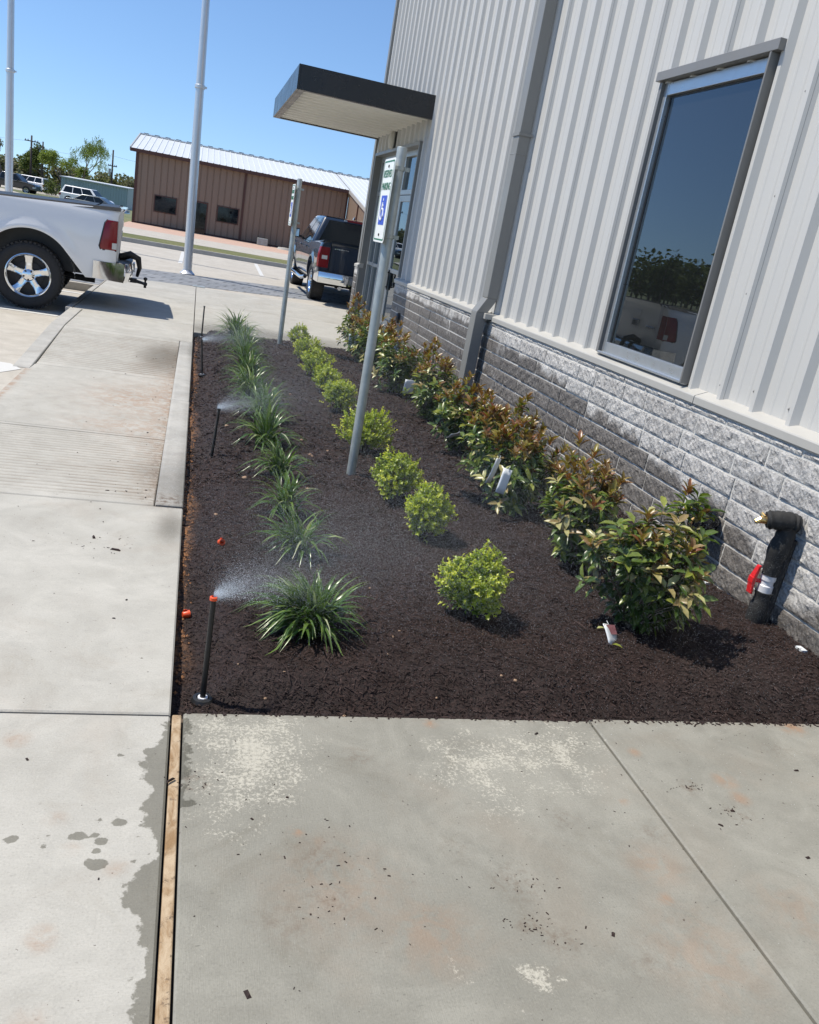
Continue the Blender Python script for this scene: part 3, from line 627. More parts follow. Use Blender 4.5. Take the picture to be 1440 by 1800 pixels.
# strap-leaved clumps
def liriope(x, y, R, nb, i, n, extra=''):
    z = float(mz(x, y)); t = thing('strap_leaf_clump', '', 'plant', (x, y, z), 0, 'row of strap leaved clumps')
    t['label'] = (f'{ordw(i, n)} arching green strap leaved clump in the row' + extra)
    V, Q, T = [], [], []; K = 7
    for b in range(nb):
        a = random.gauss(3.3 if i in (0, 1, 3) and random.random() < .4 else random.uniform(-3.14, 3.14), .5); inner = random.random()
        L = R*random.uniform(0.6 if i == 0 else .75, 1.3); lean = (0.05+1.2*inner**1.0)*random.uniform(.7, 1.2) ; w = random.uniform(.0055, .0105)*(R/0.3)**0.5
        bx, by = random.gauss(0, .022), random.gauss(0, .022); droop = random.uniform(0.7, 2.0); tw = random.uniform(-.5, .5)
        if i == 0 and a > 2.5 and a < 3.6 and random.random() < .25: L *= 1.2
        px, py, pz = bx, by, -0.005; ang = lean*0.62; tt = random.random(); hi = random.random() < 0.08
        b0 = len(V)
        for k in range(K+1):
            s = k/K; ww = w*(1.0-0.15*s if s < .6 else max(0.03, (1-s)/.4*.9))
            sx, sy = -math.sin(a+tw), math.cos(a+tw); V += [(px-sx*ww, py-sy*ww, pz+ww*.35), (px, py, pz), (px+sx*ww, py+sy*ww, pz+ww*.35)]
            tv = min(1, 0.12+0.62*tt+0.18*s) if not hi else 0.93+.07*tt
            T += [tv, tv*0.8 if not hi else tv, tv]
            st_ = L/K; px += math.cos(a)*math.sin(ang)*st_; py += math.sin(a)*math.sin(ang)*st_; pz += math.cos(ang)*st_
            pz = max(pz, 0.004); ang = min(ang+droop*(0.14+0.40*s)*(0.45+lean)*0.62, 2.2)
            if k:
                c = b0+3*(k-1); Q += [(c, c+1, c+4, c+3), (c+1, c+2, c+5, c+4)]
    arr_mesh('foliage', V, [np.array(Q)], M_lirio, t, True, {'tint': T}); return t
LIR = [(0.58, 3.06, .262, 430), (0.62, 3.88, .25, 110), (0.61, 4.45, .24, 85), (0.645, 5.20, .27, 90), (0.61, 5.95, .33, 110), (0.63, 6.75, .33, 120), (0.58, 7.55, .33, 110), (0.60, 8.35, .33, 110), (0.60, 9.15, .34, 110), (0.62, 10.1, .36, 120), (0.58, 11.2, .40, 150)]
for i, (x, y, R, nb) in enumerate(LIR):
    liriope(x, y, R, nb, i, len(LIR), [' with long leaves to the left', '', '', '', '', '', '', '', '', '', ' by the entrance slab'][i])

# small yellow green shrubs
def boxwood(x, y, r, h, nl, i, n):
    z = float(mz(x, y)); t = thing('small_round_shrub', f'{ordw(i, n)} small lime green round shrub in the middle row', 'shrub', (x, y, z), 0, 'row of small lime green shrubs')
    # stems
    sb = MB(); tips = []
    for k in range(26):
        u = unit(1)[0]; u[2] = abs(u[2])*1.1+.25; u /= np.linalg.norm(u); q = np.array([u[0]*r*.85, u[1]*r*.85, h*.32+u[2]*h*.52])
        sb.tube([(0, 0, -0.02), tuple(q*np.array([.35, .35, .55])), tuple(q)], [.004, .003, .0015], 5); tips.append(q)
    sb.build('stems', M_twig, t)
    # twiggy shoots carrying pairs of leaves
    P, D, N, L, Wd, T = [], [], [], [], [], []
    ns = nl//9
    for k in range(ns):
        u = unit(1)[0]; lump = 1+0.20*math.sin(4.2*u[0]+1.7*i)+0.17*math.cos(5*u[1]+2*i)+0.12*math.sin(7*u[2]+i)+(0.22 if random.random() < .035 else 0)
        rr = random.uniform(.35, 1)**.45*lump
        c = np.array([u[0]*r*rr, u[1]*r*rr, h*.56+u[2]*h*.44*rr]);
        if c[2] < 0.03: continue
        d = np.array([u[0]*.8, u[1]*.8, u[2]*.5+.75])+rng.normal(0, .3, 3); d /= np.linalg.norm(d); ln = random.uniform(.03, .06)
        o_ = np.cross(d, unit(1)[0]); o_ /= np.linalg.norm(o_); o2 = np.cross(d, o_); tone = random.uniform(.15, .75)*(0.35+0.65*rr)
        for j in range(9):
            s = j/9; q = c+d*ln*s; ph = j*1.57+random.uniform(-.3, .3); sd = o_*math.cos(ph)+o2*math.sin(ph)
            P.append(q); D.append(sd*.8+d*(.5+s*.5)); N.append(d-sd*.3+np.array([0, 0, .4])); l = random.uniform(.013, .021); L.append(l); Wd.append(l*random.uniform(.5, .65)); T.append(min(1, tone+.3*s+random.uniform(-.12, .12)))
    leaf_mesh('foliage', P, D, N, L, Wd, np.clip(T, 0, 1), M_box, t); return t
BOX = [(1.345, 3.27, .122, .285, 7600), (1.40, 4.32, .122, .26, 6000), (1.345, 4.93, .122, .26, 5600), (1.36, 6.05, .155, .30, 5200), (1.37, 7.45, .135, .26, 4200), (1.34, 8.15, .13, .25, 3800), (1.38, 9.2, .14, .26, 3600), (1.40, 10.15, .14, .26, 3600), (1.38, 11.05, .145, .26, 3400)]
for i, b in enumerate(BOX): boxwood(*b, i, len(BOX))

# broad leaved shrubs along the wall
def cleyera(x, y, r, h, nt_, i, n, red, seed):
    z = float(mz(x, y)); t = thing('broad_leaf_shrub', f'{ordw(i, n)} glossy broad leaved shrub along the stone wall', 'shrub', (x, y, z), 0, 'row of glossy shrubs along the wall')
    sb = MB(); P, D, N, L, Wd, T = [], [], [], [], [], []
    for k in range(nt_):
        u = unit(1)[0]; u[2] = u[2]*.8+.22; u /= np.linalg.norm(u); rr = random.uniform(.45, 1.0)**.6*(1+0.24*math.sin(4*u[0]+seed)+0.20*math.cos(5*u[1]+seed*2))
        tip = np.array([u[0]*r*rr, u[1]*r*rr, max(.06, h*.46+u[2]*h*.48*rr)]); mid = tip*np.array([.42, .42, .5])+rng.normal(0, .012, 3)
        sb.tube([(random.gauss(0, .012), random.gauss(0, .012), -0.02), tuple(mid), tuple(tip)], [.006, .004, .0018], 5)
        d = tip-mid; d /= np.linalg.norm(d)+1e-9; d = d*.7+np.array([0, 0, .35]); d /= np.linalg.norm(d)
        o_ = np.cross(d, unit(1)[0]); o_ /= np.linalg.norm(o_); o2 = np.cross(d, o_)
        hz = tip[2]/h; newg = random.random() < red*np.clip((hz-.45)*3.2, .03, 1); pale = random.random() < (.38 if i == 0 else .22)
        nl = random.randint(6, 9)
        for j in range(nl):
            s = j/nl; q = tip+d*(s*.045); ph = j*2.4+random.uniform(-.3, .3); sd = o_*math.cos(ph)+o2*math.sin(ph)
            up = .25+s*1.1+(0.5 if newg else 0)
            P.append(q); D.append(sd+d*up+np.array([0, 0, -.45 if not newg else .1])); N.append(d*1.0-sd*up*.8+rng.normal(0, .2, 3)); l = random.uniform(.060, .098)*(0.8 if newg else 1); L.append(l); Wd.append(l*random.uniform(.34, .42))
            T.append(np.clip((random.uniform(.68, .9) if newg else random.uniform(.86, 1) if pale and s > .3 else random.uniform(.05, .62)), 0, 1))
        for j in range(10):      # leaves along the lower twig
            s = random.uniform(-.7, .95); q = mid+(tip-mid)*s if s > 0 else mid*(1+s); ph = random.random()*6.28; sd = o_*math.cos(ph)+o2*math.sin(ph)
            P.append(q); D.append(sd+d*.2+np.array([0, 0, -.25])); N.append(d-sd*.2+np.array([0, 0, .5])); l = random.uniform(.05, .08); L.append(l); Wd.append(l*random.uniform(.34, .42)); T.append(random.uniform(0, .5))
    sb.build('stems', M_twig, t)
    leaf_mesh('foliage', P, D, N, L, Wd, T, M_cley, t); return t
CL = [(2.20, 3.27, .255, .62, 120, .45), (2.20, 4.04, .215, .60, 105, 1.0), (2.17, 4.95, .22, .62, 105, 1.3), (2.25, 5.62, .24, .68, 100, 1.5), (2.21, 6.40, .23, .60, 90, 1.0), (2.27, 7.60, .25, .66, 90, 1.2), (2.25, 8.80, .25, .60, 80, .8), (2.27, 9.8, .26, .66, 76, 1.1), (2.20, 10.7, .26, .62, 70, .9), (2.27, 11.6, .30, .70, 84, 1.2)]
for i, (x, y, r, h, nt_, red) in enumerate(CL): cleyera(x, y, r, h, nt_, i, len(CL), red, i*1.7)

# nursery tags hanging in the shrubs
def plant_tag(x, y, z, w, h, rz, tilt, label, art=False):
    t = thing('plant_tag', label, 'plant tag', (x, y, z), rz, 'nursery tags in the shrubs'); t.rotation_euler = (tilt, random.uniform(-.25, .25), rz)
    mb = MB(); mb.grid(lambda u, v: (u*w/2, 0.006*math.sin(u*2.2)+0.004*v*v, v*h/2), linsp(-1, 1, 6), linsp(-1, 1, 5)); o = mb.build('card', M_paper, t, smooth=True)
    s_ = o.modifiers.new('t', 'SOLIDIFY'); s_.thickness = .0012
    b = MB(); b.tube([(0, 0, h/2), (0.01, 0.01, h/2+.02)], .0012, 5); b.build('tie', M_paper, t)
    if art:
        a = MB(); a.box(-w*.45, w*.45, -.0035, -.0022, 0.0, h*.46); a.build('picture', simple('tag_picture', (0.30, 0.13, 0.14), .4, var=.7, scale=60), t)
    return t
def pos3(px, py, Y):
    r = RM @ np.array([px-720, py-900, F]); s = Y/r[1]; return (s*r[0], Y, CH+s*r[2])
tp = pos3(1082, 1090, 3.10); plant_tag(tp[0], tp[1], 0.06, .10, .10, 0.45, -.75, 'pale nursery tag with a picture at the foot of the nearest wall shrub', True)
tp = pos3(868, 828, 4.74); plant_tag(tp[0], tp[1], tp[2], .06, .17, .5, .1, 'long white nursery tag hanging in the third wall shrub', False)
tp = pos3(886, 846, 4.68); plant_tag(tp[0], tp[1], tp[2], .06, .16, -.2, -.2, 'white crumpled tag beside the long one in the third wall shrub')
tp = pos3(800, 765, 6.05); plant_tag(tp[0], tp[1], tp[2], .12, .08, .3, .9, 'white tag lying flat on leaves of the fifth wall shrub')
tp = pos3(719, 680, 8.5); plant_tag(tp[0], tp[1], tp[2], .12, .15, .1, .1, 'grey white tag low on a far wall shrub')
tp = pos3(623, 598, 11.2); plant_tag(tp[0], tp[1], tp[2], .16, .20, .1, .1, 'pale tag on the shrub by the doors')

# ------------------------------------------------------------------ sprinklers
def sprinkler(x, y, top, label, cap, dx=0.0, collar=True):
    z = float(mz(x, y)); t = thing('sprinkler', label, 'sprinkler', (x, y, z), 0, 'pop up sprinklers along the kerb')
    h = top-z; b = MB(); b.lathe([(0, -.02), (.0100, -.02), (.0100, h*.5), (.0092, h*.5), (.0092, h-.012)], n=14)
    o = b.build('riser', M_black, t, autosm=40); o.rotation_euler = (0, dx, 0)
    b = MB(); b.lathe([(.0098, h-.010), (.0128, h-.009), (.0128, h+.002), (.008, h+.004), (.007, h-.003), (0, h-.003)], n=14)
    b.build('nozzle', cap, t, autosm=40).rotation_euler = (0, dx, 0)
    if collar:
        b = MB(); b.lathe([(.0, -.01), (.036, -.01), (.040, .004), (.034, .015), (.022, .017)], n=20); b.build('cap_ring', M_black, t, autosm=40)
        b = MB(); b.lathe([(.0175, .012), (.0175, .018), (.0102, .018), (.0102, .010)], n=20); b.build('seal', M_pvc, t, autosm=40)
    return t
SPR = [(0.157, 2.622, .357, 'nearest pop up sprinkler riser with orange nozzle', M_orange, 0, True), (0.22, 5.66, .319, 'second black sprinkler riser from the near slab', M_black, 0.05, False),
       (0.16, 8.64, .322, 'third leaning black sprinkler riser from the near slab', M_black, -.10, True), (0.155, 11.3, .365, 'farthest black sprinkler riser at the entrance slab corner', M_black, 0, True)]
for a in SPR: sprinkler(*a)
# spray: tiny drops thrown out as a flat fan
def spray_mesh():
    V, T = [], []
    n = 110000; tet = np.array([(0, 0, 1.2), (.94, 0, -.33), (-.47, .82, -.33), (-.47, -.82, -.33)])
    a = rng.normal(0.62, .42, n); s = rng.uniform(0, 1, n)**1.25*1.5
    el = rng.normal(0.14, .07, n); x = np.cos(a)*s; y = np.sin(a)*s; z = np.tan(el)*s-0.10*s*s+rng.normal(0, .01+.07*s, n)
    sz = rng.uniform(.00025, .00055, n)
    C = np.stack([x, y, z], -1)
    k_ = 170000; a3 = rng.normal(0.72, .5, k_); s3 = rng.uniform(.3, 2.9, k_); C3 = np.stack([np.cos(a3)*s3, np.sin(a3)*s3, .06+.14*s3-.06*s3*s3+rng.normal(0, .14, k_)], -1)
    C = np.concatenate([C, C3]); sz = np.concatenate([sz, rng.uniform(.0003, .00058, k_)])
    C = C; keep = C[:, 2] > -.33; C = C[keep]; sz = sz[keep]
    # streaks close to the nozzle
    m = 1300; a2 = rng.uniform(-.25, 1.3, m); s2 = rng.uniform(0.0, .28, m)**1.1; e2 = rng.uniform(.0, .30, m)
    C2 = np.stack([np.cos(a2)*s2, np.sin(a2)*s2, np.tan(e2)*s2], -1); C = np.concatenate([C, C2]); sz = np.concatenate([sz, rng.uniform(.0007, .0013, m)])
    C = C[C[:, 2] > -.34] if False else C
    V = (C[:, None, :]+tet[None]*sz[:, None, None]).reshape(-1, 3); b = (np.arange(len(C))*4)[:, None, None]
    Fc = (b+np.array([[(0, 1, 2), (0, 2, 3), (0, 3, 1), (1, 3, 2)]])).reshape(-1, 3)
    return V, Fc
sv, sf = spray_mesh()
spray0 = arr_mesh('water_spray', sv, [sf], M_water)
labs = ['misty water fan from the nearest orange nozzled sprinkler', 'misty water fan from the second sprinkler', 'misty water fan from the third sprinkler by the far strap leaved clumps']
for i, (x, y, zt) in enumerate(((0.157, 2.622, .36), (0.225, 5.66, .322), (0.13, 8.64, .325))):
    o = spray0 if i == 0 else spray0.copy()
    if i: COL.objects.link(o)
    o.location = (x, y, zt); o.scale = (1, 1, 1) if i == 0 else (1.0, 1.2, 1.1)
    tag(o, labs[i], 'water spray', 'fans of sprinkler spray')

# orange caps, pebbles
def lump(name, x, y, z, r, mat, label, cat, group=None, flat_=.6, seed=0):
    b = MB(); rr = random.Random(seed+int(x*997))
    rings = []
    for i in range(6):
        th = math.pi*i/5
        for k in range(9): 
            q = r*(1+rr.uniform(-.18, .18)); rings.append((q*math.sin(th)*math.cos(k*.698), q*math.sin(th)*math.sin(k*.698), q*math.cos(th)*flat_))
    b.add(rings, [(i*9+k, i*9+(k+1) % 9, (i+1)*9+(k+1) % 9, (i+1)*9+k) for i in range(5) for k in range(9)])
    return tag(b.build(name, mat, None, smooth=True, loc=(x, y, z+r*flat_*.6)), label, cat, group)
def cap(px, py, label, rot):
    x, y = gnd(px, py, .02); z = float(mz(x, y))
    b = MB(); b.lathe([(0, .0), (.010, 0), (.014, .004), (.016, .026), (.017, .030), (.012, .030), (.011, .006), (0, .006)], n=12)
    for k in range(4): b.box(-.002+.0*k, .002, .010, .022, .004, .02)
    o = b.build('orange_bottle_cap', M_orange, None, autosm=40, loc=(x, y, z+.018)); o.rotation_euler = rot; tag(o, label, 'plastic cap', 'orange plastic caps')
cap(385, 957, 'orange plastic cap lying on the mulch beside the strap leaved clumps', (1.2, .3, .4)); cap(323, 1060, 'orange plastic cap lying in the clay gap by the walk edge', (1.5, .1, 1.9))
PB = [(545, 805), (510, 695), (548, 808), (530, 775), (430, 842), (380, 902), (398, 754), (575, 800), (540, 865), (385, 640), (680, 1160), (700, 1118), (690, 1125), (500, 1180), (650, 1035), (880, 1195), (905, 1200), (610, 1290-60), (470, 1205), (420, 1160), (770, 1215), (560, 1000)]
for i, (px, py) in enumerate(PB):
    x, y = gnd(px, py, .02); r = random.uniform(.006, .012)*(1.5 if i < 9 else .8)
    lump('pebble', x, y, float(mz(x, y)), r, M_pebble, 'small tan pebble lying on the dark mulch', 'pebble', 'tan pebbles on the mulch', seed=i)
# clay clods along the walk edge
V, Q = [], []
for i in range(420):
    y = random.uniform(2.7, 10); x = .062+abs(random.gauss(0, .022)); s = random.uniform(.003, .011); b = len(V); z = float(mz(x, y))+.002
    for k in range(6):
        d = [(1, 0, 0), (0, 1, 0), (-1, 0, 0), (0, -1, 0), (0, 0, .8), (0, 0, -.5)][k]; V.append(tuple(c+s*random.uniform(.7, 1.3)*e for c, e in zip((x, y, z), d)))
    Q += [(b, b+1, b+4), (b+1, b+2, b+4), (b+2, b+3, b+4), (b+3, b, b+4)]
M_clay = simple('orange_clay', (0.27, 0.13, 0.06), .95, var=.35, scale=30)
tag(arr_mesh('clay_clods', V, [np.array(Q)], M_clay), 'crumbly orange clay along the walk edge', 'soil', kind='stuff')
# fallen leaves and a dry twig
def fallen(px, py, label, l, pale):
    x, y = gnd(px, py, .03); z = float(mz(x, y))+.012
    tag(leaf_mesh('fallen_leaf', [(x, y, z)], [(random.uniform(-1, 1), random.uniform(-1, 1), .1)], [(0, 0, 1)], [l], [l*.42], np.array([pale]), M_cley), label, 'leaf', 'fallen leaves')
fallen(1048, 1108, 'pale green leaf standing on mulch left of the picture tag', .05, 1.0); fallen(1075, 1136, 'green leaf on mulch below the picture tag', .05, .6)
fallen(1028, 1050, 'small yellow green leaf on mulch behind the picture tag', .03, .95); fallen(1200, 1108, 'pale leaf hanging low under the nearest wall shrub', .05, 1.0)
x, y = gnd(848, 1110, .03); x2, y2 = gnd(868, 1172, .03); b = MB(); b.tube([(x, y, .035), ((x+x2)/2-.02, (y+y2)/2, .03), (x2, y2, .03)], .0022, 5)
b.tube([((x+x2)/2-.02, (y+y2)/2, .03), (x2+.01, y2-.02, .03)], .0016, 5)
tag(b.build('dry_twig', M_twig), 'thin tan dry twig in front of the nearest lime shrub', 'twig')
#PART2
# ------------------------------------------------------------------ main metal building
WX = 3.18; Y0 = -7.0; Y1 = 17.32; ZS = 0.985; ZT = 7.6
SF0, SF1, SFT = 13.55, 17.02, 3.03            # storefront opening
WN = (4.83, 6.12, 1.04, 2.99)                  # window opening y0,y1,z0,z1
bld = thing('metal_building', 'tall light grey ribbed metal building with a stone base, right of the planting bed', 'building', (WX, 8, 0))
def BO(x): return x
def child(o): o.parent = bld; o.matrix_parent_inverse = Matrix.Translation((-WX, -8, 0)); return o
# ribbed siding as one profile cut round the openings
def siding():
    mb = MB(); ref = 6.42; pitch = .3285; prof = []
    k0 = int((Y0-ref)/pitch)-1; k1 = int((Y1-ref)/pitch)+1
    for k in range(k0, k1+1):
        c = ref+k*pitch
        for dy, dx in ((-.042, 0), (-.016, -.042), (.016, -.042), (.042, 0), (.095, 0), (.104, -.004), (.118, -.004), (.127, 0), (.196, 0), (.205, -.004), (.219, -.004), (.228, 0)):
            prof.append((c+dy, dx))
    def interp(y):
        for (a, xa), (b, xb) in zip(prof, prof[1:]):
            if a <= y <= b: return xa+(xb-xa)*(y-a)/(b-a+1e-9)
        return 0
    cuts = [Y0, Y1, WN[0], WN[1], SF0, SF1]
    yy = sorted(set([p[0] for p in prof if Y0 < p[0] < Y1]+cuts)); mb_f = {}
    def col(ya, yb, z0, z1):
        a = (WX+interp(ya), ya); b = (WX+interp(yb), yb)
        mb.add([(a[0], a[1], z0), (b[0], b[1], z0), (b[0], b[1], z1), (a[0], a[1], z1)], [(0, 1, 2, 3)])
    for a, b in zip(yy, yy[1:]):
        m_ = (a+b)/2
        if WN[0] < m_ < WN[1]: col(a, b, WN[3], ZT)
        elif SF0 < m_ < SF1: col(a, b, SFT, ZT)
        else: col(a, b, ZS+.02, ZT)
    # panel laps: a thin overlap line beside every third rib, and screws
    lp = sc_ = mb.mat(1)
    k = 0
    for kk in range(k0, k1+1):
        c = ref+kk*pitch
        if c < -1 or c > Y1-.1: continue
        if kk % 3 == 0:
            z0 = ZS+.02
            segs = [(z0, ZT)]
            if WN[0]-.05 < c < WN[1]+.05: segs = [(WN[3]+.1, ZT)]
            if SF0-.05 < c < SF1+.05: segs = [(SFT+.1, ZT)]
            for a, b in segs: lp.box(WX-.024, WX-.021, c-.0282, c-.0262, a, b)
        yc = c+.068 
        for j in range(12):
            z = 1.10+j*.556+(0.03 if kk % 2 else 0)
            if z < ZS+.08 or z > ZT: continue
            if WN[0]-.1 < yc < WN[1]+.1 and z < WN[3]+.12: continue
            if SF0-.1 < yc < SF1+.1 and z < SFT+.12: continue
            if yc > Y1-.15 or 12.95 < yc and 3.3 < z < 3.75: continue
            if kk % 2 and j not in (0, 5, 10): continue
            sc_.lathe([(0, .009), (.005, .008), (.006, .003), (.010, .001)], (WX-.001, yc, z), (-1, 0, 0), 6)
    child(mb.build('siding', [M_siding, M_wintrim]))
    
siding()
# core walls behind, roof
def room():
    mb = MB(); D = 15.0; x0 = WX+.17
    # return, back, roof and far end
    mb.add([(WX+.04, Y1-.02, 0), (D, Y1-.02, 0), (D, Y1-.02, ZT), (WX+.04, Y1-.02, ZT)], [(0, 1, 2, 3)])
    mb.add([(D, Y0, 0), (D, Y1-.02, 0), (D, Y1-.02, ZT), (D, Y0, ZT)], [(0, 1, 2, 3)])
    mb.add([(WX+.04, Y0, 0), (D, Y0, 0), (D, Y0, ZT), (WX+.04, Y0, ZT)], [(0, 1, 2, 3)])
    mb.add([(WX-.2, Y0-.1, ZT), (D, Y0-.1, ZT+.9), (D, Y1+.1, ZT+.9), (WX-.2, Y1+.1, ZT)], [(0, 1, 2, 3)])
    child(mb.build('outer_shell', M_siding))
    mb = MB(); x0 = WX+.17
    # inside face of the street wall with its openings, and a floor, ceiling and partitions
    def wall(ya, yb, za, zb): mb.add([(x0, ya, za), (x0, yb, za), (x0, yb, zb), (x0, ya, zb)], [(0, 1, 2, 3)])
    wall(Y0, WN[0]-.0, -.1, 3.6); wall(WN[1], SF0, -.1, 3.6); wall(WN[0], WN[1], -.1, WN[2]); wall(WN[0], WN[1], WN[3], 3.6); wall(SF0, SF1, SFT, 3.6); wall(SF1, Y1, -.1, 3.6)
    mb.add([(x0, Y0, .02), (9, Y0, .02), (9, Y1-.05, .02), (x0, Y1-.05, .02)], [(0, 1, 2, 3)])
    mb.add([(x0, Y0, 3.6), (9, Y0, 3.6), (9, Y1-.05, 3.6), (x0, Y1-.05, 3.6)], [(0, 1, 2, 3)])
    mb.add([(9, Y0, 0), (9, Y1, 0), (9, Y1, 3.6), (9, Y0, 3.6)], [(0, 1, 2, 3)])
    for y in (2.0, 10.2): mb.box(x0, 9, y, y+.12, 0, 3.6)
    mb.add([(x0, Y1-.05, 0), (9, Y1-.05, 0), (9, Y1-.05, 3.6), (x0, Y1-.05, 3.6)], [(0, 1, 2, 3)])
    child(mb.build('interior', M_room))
room()
# stone base
def stone():
    VV, FF, off = [], [], 0; A = {'blk': [], 'wetst': []}; mort = MB()
    H = .1270; rr = random.Random(5)
    for (ya, yb) in ((-2.0, SF0-.03), (SF1+.03, Y1+.06)):
        VV, FF, off = [], [], 0; A = {'blk': [], 'wetst': []}; mort = MB()
        mort.box(3.1095, WX+.02, ya+.004, yb-.004, -.2, ZS-.035)
        for c in range(-1, 9):
            z0 = .0165+c*H; z1 = min(z0+H-.009, ZS-.045)
            if z1-z0 < .02: continue
            y = ya-rr.uniform(0, .3) if ya < 0 else ya
            while y < yb-.02:
                L = rr.choice([.30, .42, .5, .56, .62, .66])*rr.uniform(.9, 1.1); e = min(y+L, yb); e = yb if yb-e < .12 else e
                y0, y1 = max(y, ya), e-.008; y = e
                near = y0 < 8; n = max(4, int((y1-y0)/(.014 if near else .035))); m_ = max(3, int((z1-z0)/(.014 if near else .03)))
                eu, ew = .0035/(y1-y0), .0035/(z1-z0)
                U, Wg = np.meshgrid(np.concatenate([[0, eu], np.linspace(0, 1, n)[1:-1], [1-eu, 1]]), np.concatenate([[0, ew], np.linspace(0, 1, m_)[1:-1], [1-ew, 1]]), indexing='ij')
                Yg = y0+(y1-y0)*U; Zg = z0+(z1-z0)*Wg
                ed = np.minimum(np.minimum(U*(y1-y0), (1-U)*(y1-y0)), np.minimum(Wg*(z1-z0), (1-Wg)*(z1-z0)))
                s1, s2, s3 = rr.uniform(0, 6), rr.uniform(0, 6), rr.uniform(0, 6); tilt = rr.uniform(-.035, .010); tilt2 = rr.uniform(-.006, .006)
                bul = .009+.006*smooth01(ed/.010)
                rock = .0022*np.sin(31*Yg+s1+2.2*np.sin(27*Zg+s2))+.0018*np.sin(58*Zg+s2+2*np.sin(41*Yg+s3))+.0015*np.sin(97*Yg+s3+3*np.sin(71*Zg))+rng.normal(0, .0013, U.shape)
                Xg = 3.118-bul-rock*smooth01(ed/.012)-tilt*(Zg-(z0+z1)/2)-tilt2*(Yg-(y0+y1)/2)-rr.uniform(0, .005)
                # chiselled rim folds back to the mortar
                Xg = np.where(ed < 1e-6, 3.116, Xg); Yg = Yg+rng.normal(0, .0015, U.shape)
                idx = np.arange(U.size).reshape(U.shape)+off
                VV.append(np.stack([Xg, Yg, Zg], -1).reshape(-1, 3)); FF.append(np.stack([idx[:-1, :-1], idx[1:, :-1], idx[1:, 1:], idx[:-1, 1:]], -1).reshape(-1, 4)); off += U.size
                A['blk'].append(np.full(U.size, rr.random()))
                dr_ = .5+.25*math.sin(y0*1.9)+.12*math.sin(y0*4.7)+.10*math.exp(-((y0-8.2)/1.2)**2)
                top = np.interp(y0, [0, 3, 3.8, 5, 7, 8.3, 9, 14], [.16, .22, .40, .56, .74, .90, .97, .9])
                wv = np.clip(.55+(top-Zg)*4.2, 0, 1)*np.where(Zg > ZS-.19, .45, 1.0); wr = rr.uniform(-.12, .12); A['wetst'].append((wv+wr*(wv > .02)*1.0+.35*math.exp(-((y0-6.3)/.5)**2)*(z0 < .6)).ravel())
        o = arr_mesh('stone_base', np.concatenate(VV), [np.concatenate(FF)], M_stone, None, False, {k: np.concatenate(a) for k, a in A.items()}); child(o)
        child(mort.build('mortar_bed', M_mortar))
stone()
# sloped sill trim on top of the stone
def sill(ya, yb, seam=None):
    mb = MB(); prof = [(WX+.03, ZS+.052), (WX-.005, ZS+.050), (WX-.085, ZS+.018), (WX-.090, ZS+.010), (WX-.090, ZS-.032), (WX-.078, ZS-.042), (WX-.070, ZS-.036), (WX+.03, ZS-.034)]
    mb.prism([(p[0], p[1]) for p in prof], ya, yb, 'xz'); return mb
mb = sill(-2, 4.62); child(mb.build('sill_trim', M_sill)); mb = sill(4.628, 8.62); child(mb.build('sill_trim', M_sill)); mb = sill(8.90, 12.5); child(mb.build('sill_trim', M_sill)); mb = sill(12.506, SF0+.02); child(mb.build('sill_trim', M_sill)); mb = sill(SF1-.02, Y1+.07); child(mb.build('sill_trim', M_sill))
# corner trim, far corner
mb = MB(); mb.box(WX-.045, WX+.16, Y1-.10, Y1+.045, ZS+.06, ZT); child(mb.build('corner_trim', M_taupe, bevel=.004))
# window
def window():
    y0, y1, z0, z1 = WN
    f = MB()
    f.box(WX-.085, WX+.05, y0-.004, y0+.012, z0-.0, z1+.01)       # near jamb flashing
    f.box(WX-.058, WX+.05, y1-.002, y1+.012, z0, z1+.01); f.box(WX-.055, WX+.05, y1+.0125, y1+.045, z0, z1+.01)
    f.box(WX-.085, WX+.05, y0-.06, y1+.06, z1+.012, z1+.075)
    w = f.build('window', M_wintrim, bevel=.003); child(w)
    fr = MB(); t = .050; a0, a1 = y0+.014, y1-.004; xf0, xf1 = WX-.030, WX+.07
    fr.box(xf0, xf1, a0, a0+t, z0+.0, z1+.008); fr.box(xf0, xf1, a1-t, a1, z0, z1+.008); fr.box(xf0+.002, xf1, a0+t+.001, a1-t-.001, z0, z0+t+.04); fr.box(xf0+.002, xf1, a0+t+.001, a1-t-.001, z1-t-.03, z1+.006)
    fo = fr.build('frame', M_alu, w, bevel=.003)
    g = MB(); g.box(WX+.005, WX+.010, a0+t-.004, a1-t+.004, z0+t+.015, z1-t-.025); g.build('glass', M_glass, w)
    s_ = MB(); s_.box(WX+.002, WX+.0040, a0+t, a0+t+.012, z0+t+.02, z1-t-.03); s_.box(WX+.0015, WX+.0038, a1-t-.022, a1-t, z0+t+.02, z1-t-.03); s_.box(WX+.0015, WX+.0038, a0+t+.013, a1-t-.023, z1-t-.045, z1-t-.03)
    s_.build('gasket', M_black, w)
    s_ = MB(); s_.box(WX-.062, WX-.031, y0-.0, y1+.0, z0-.006, z0+.001+.012); s_.build('window_sill', M_alu, w, bevel=.004)
    j = MB(); j.add([(WX+.07, y1-.03, z0), (WX+.42, y1-.03, z0), (WX+.42, y1-.03, z1), (WX+.07, y1-.03, z1)], [(0, 1, 2, 3)])
    j.box(WX+.07, WX+.42, y0, y1-.035, z0-.04, z0-.0); j.box(WX+.07, WX+.42, y0-.03, y0+.0, z0, z1)
    j.build('plaster_reveal', M_jamb, w)
window()
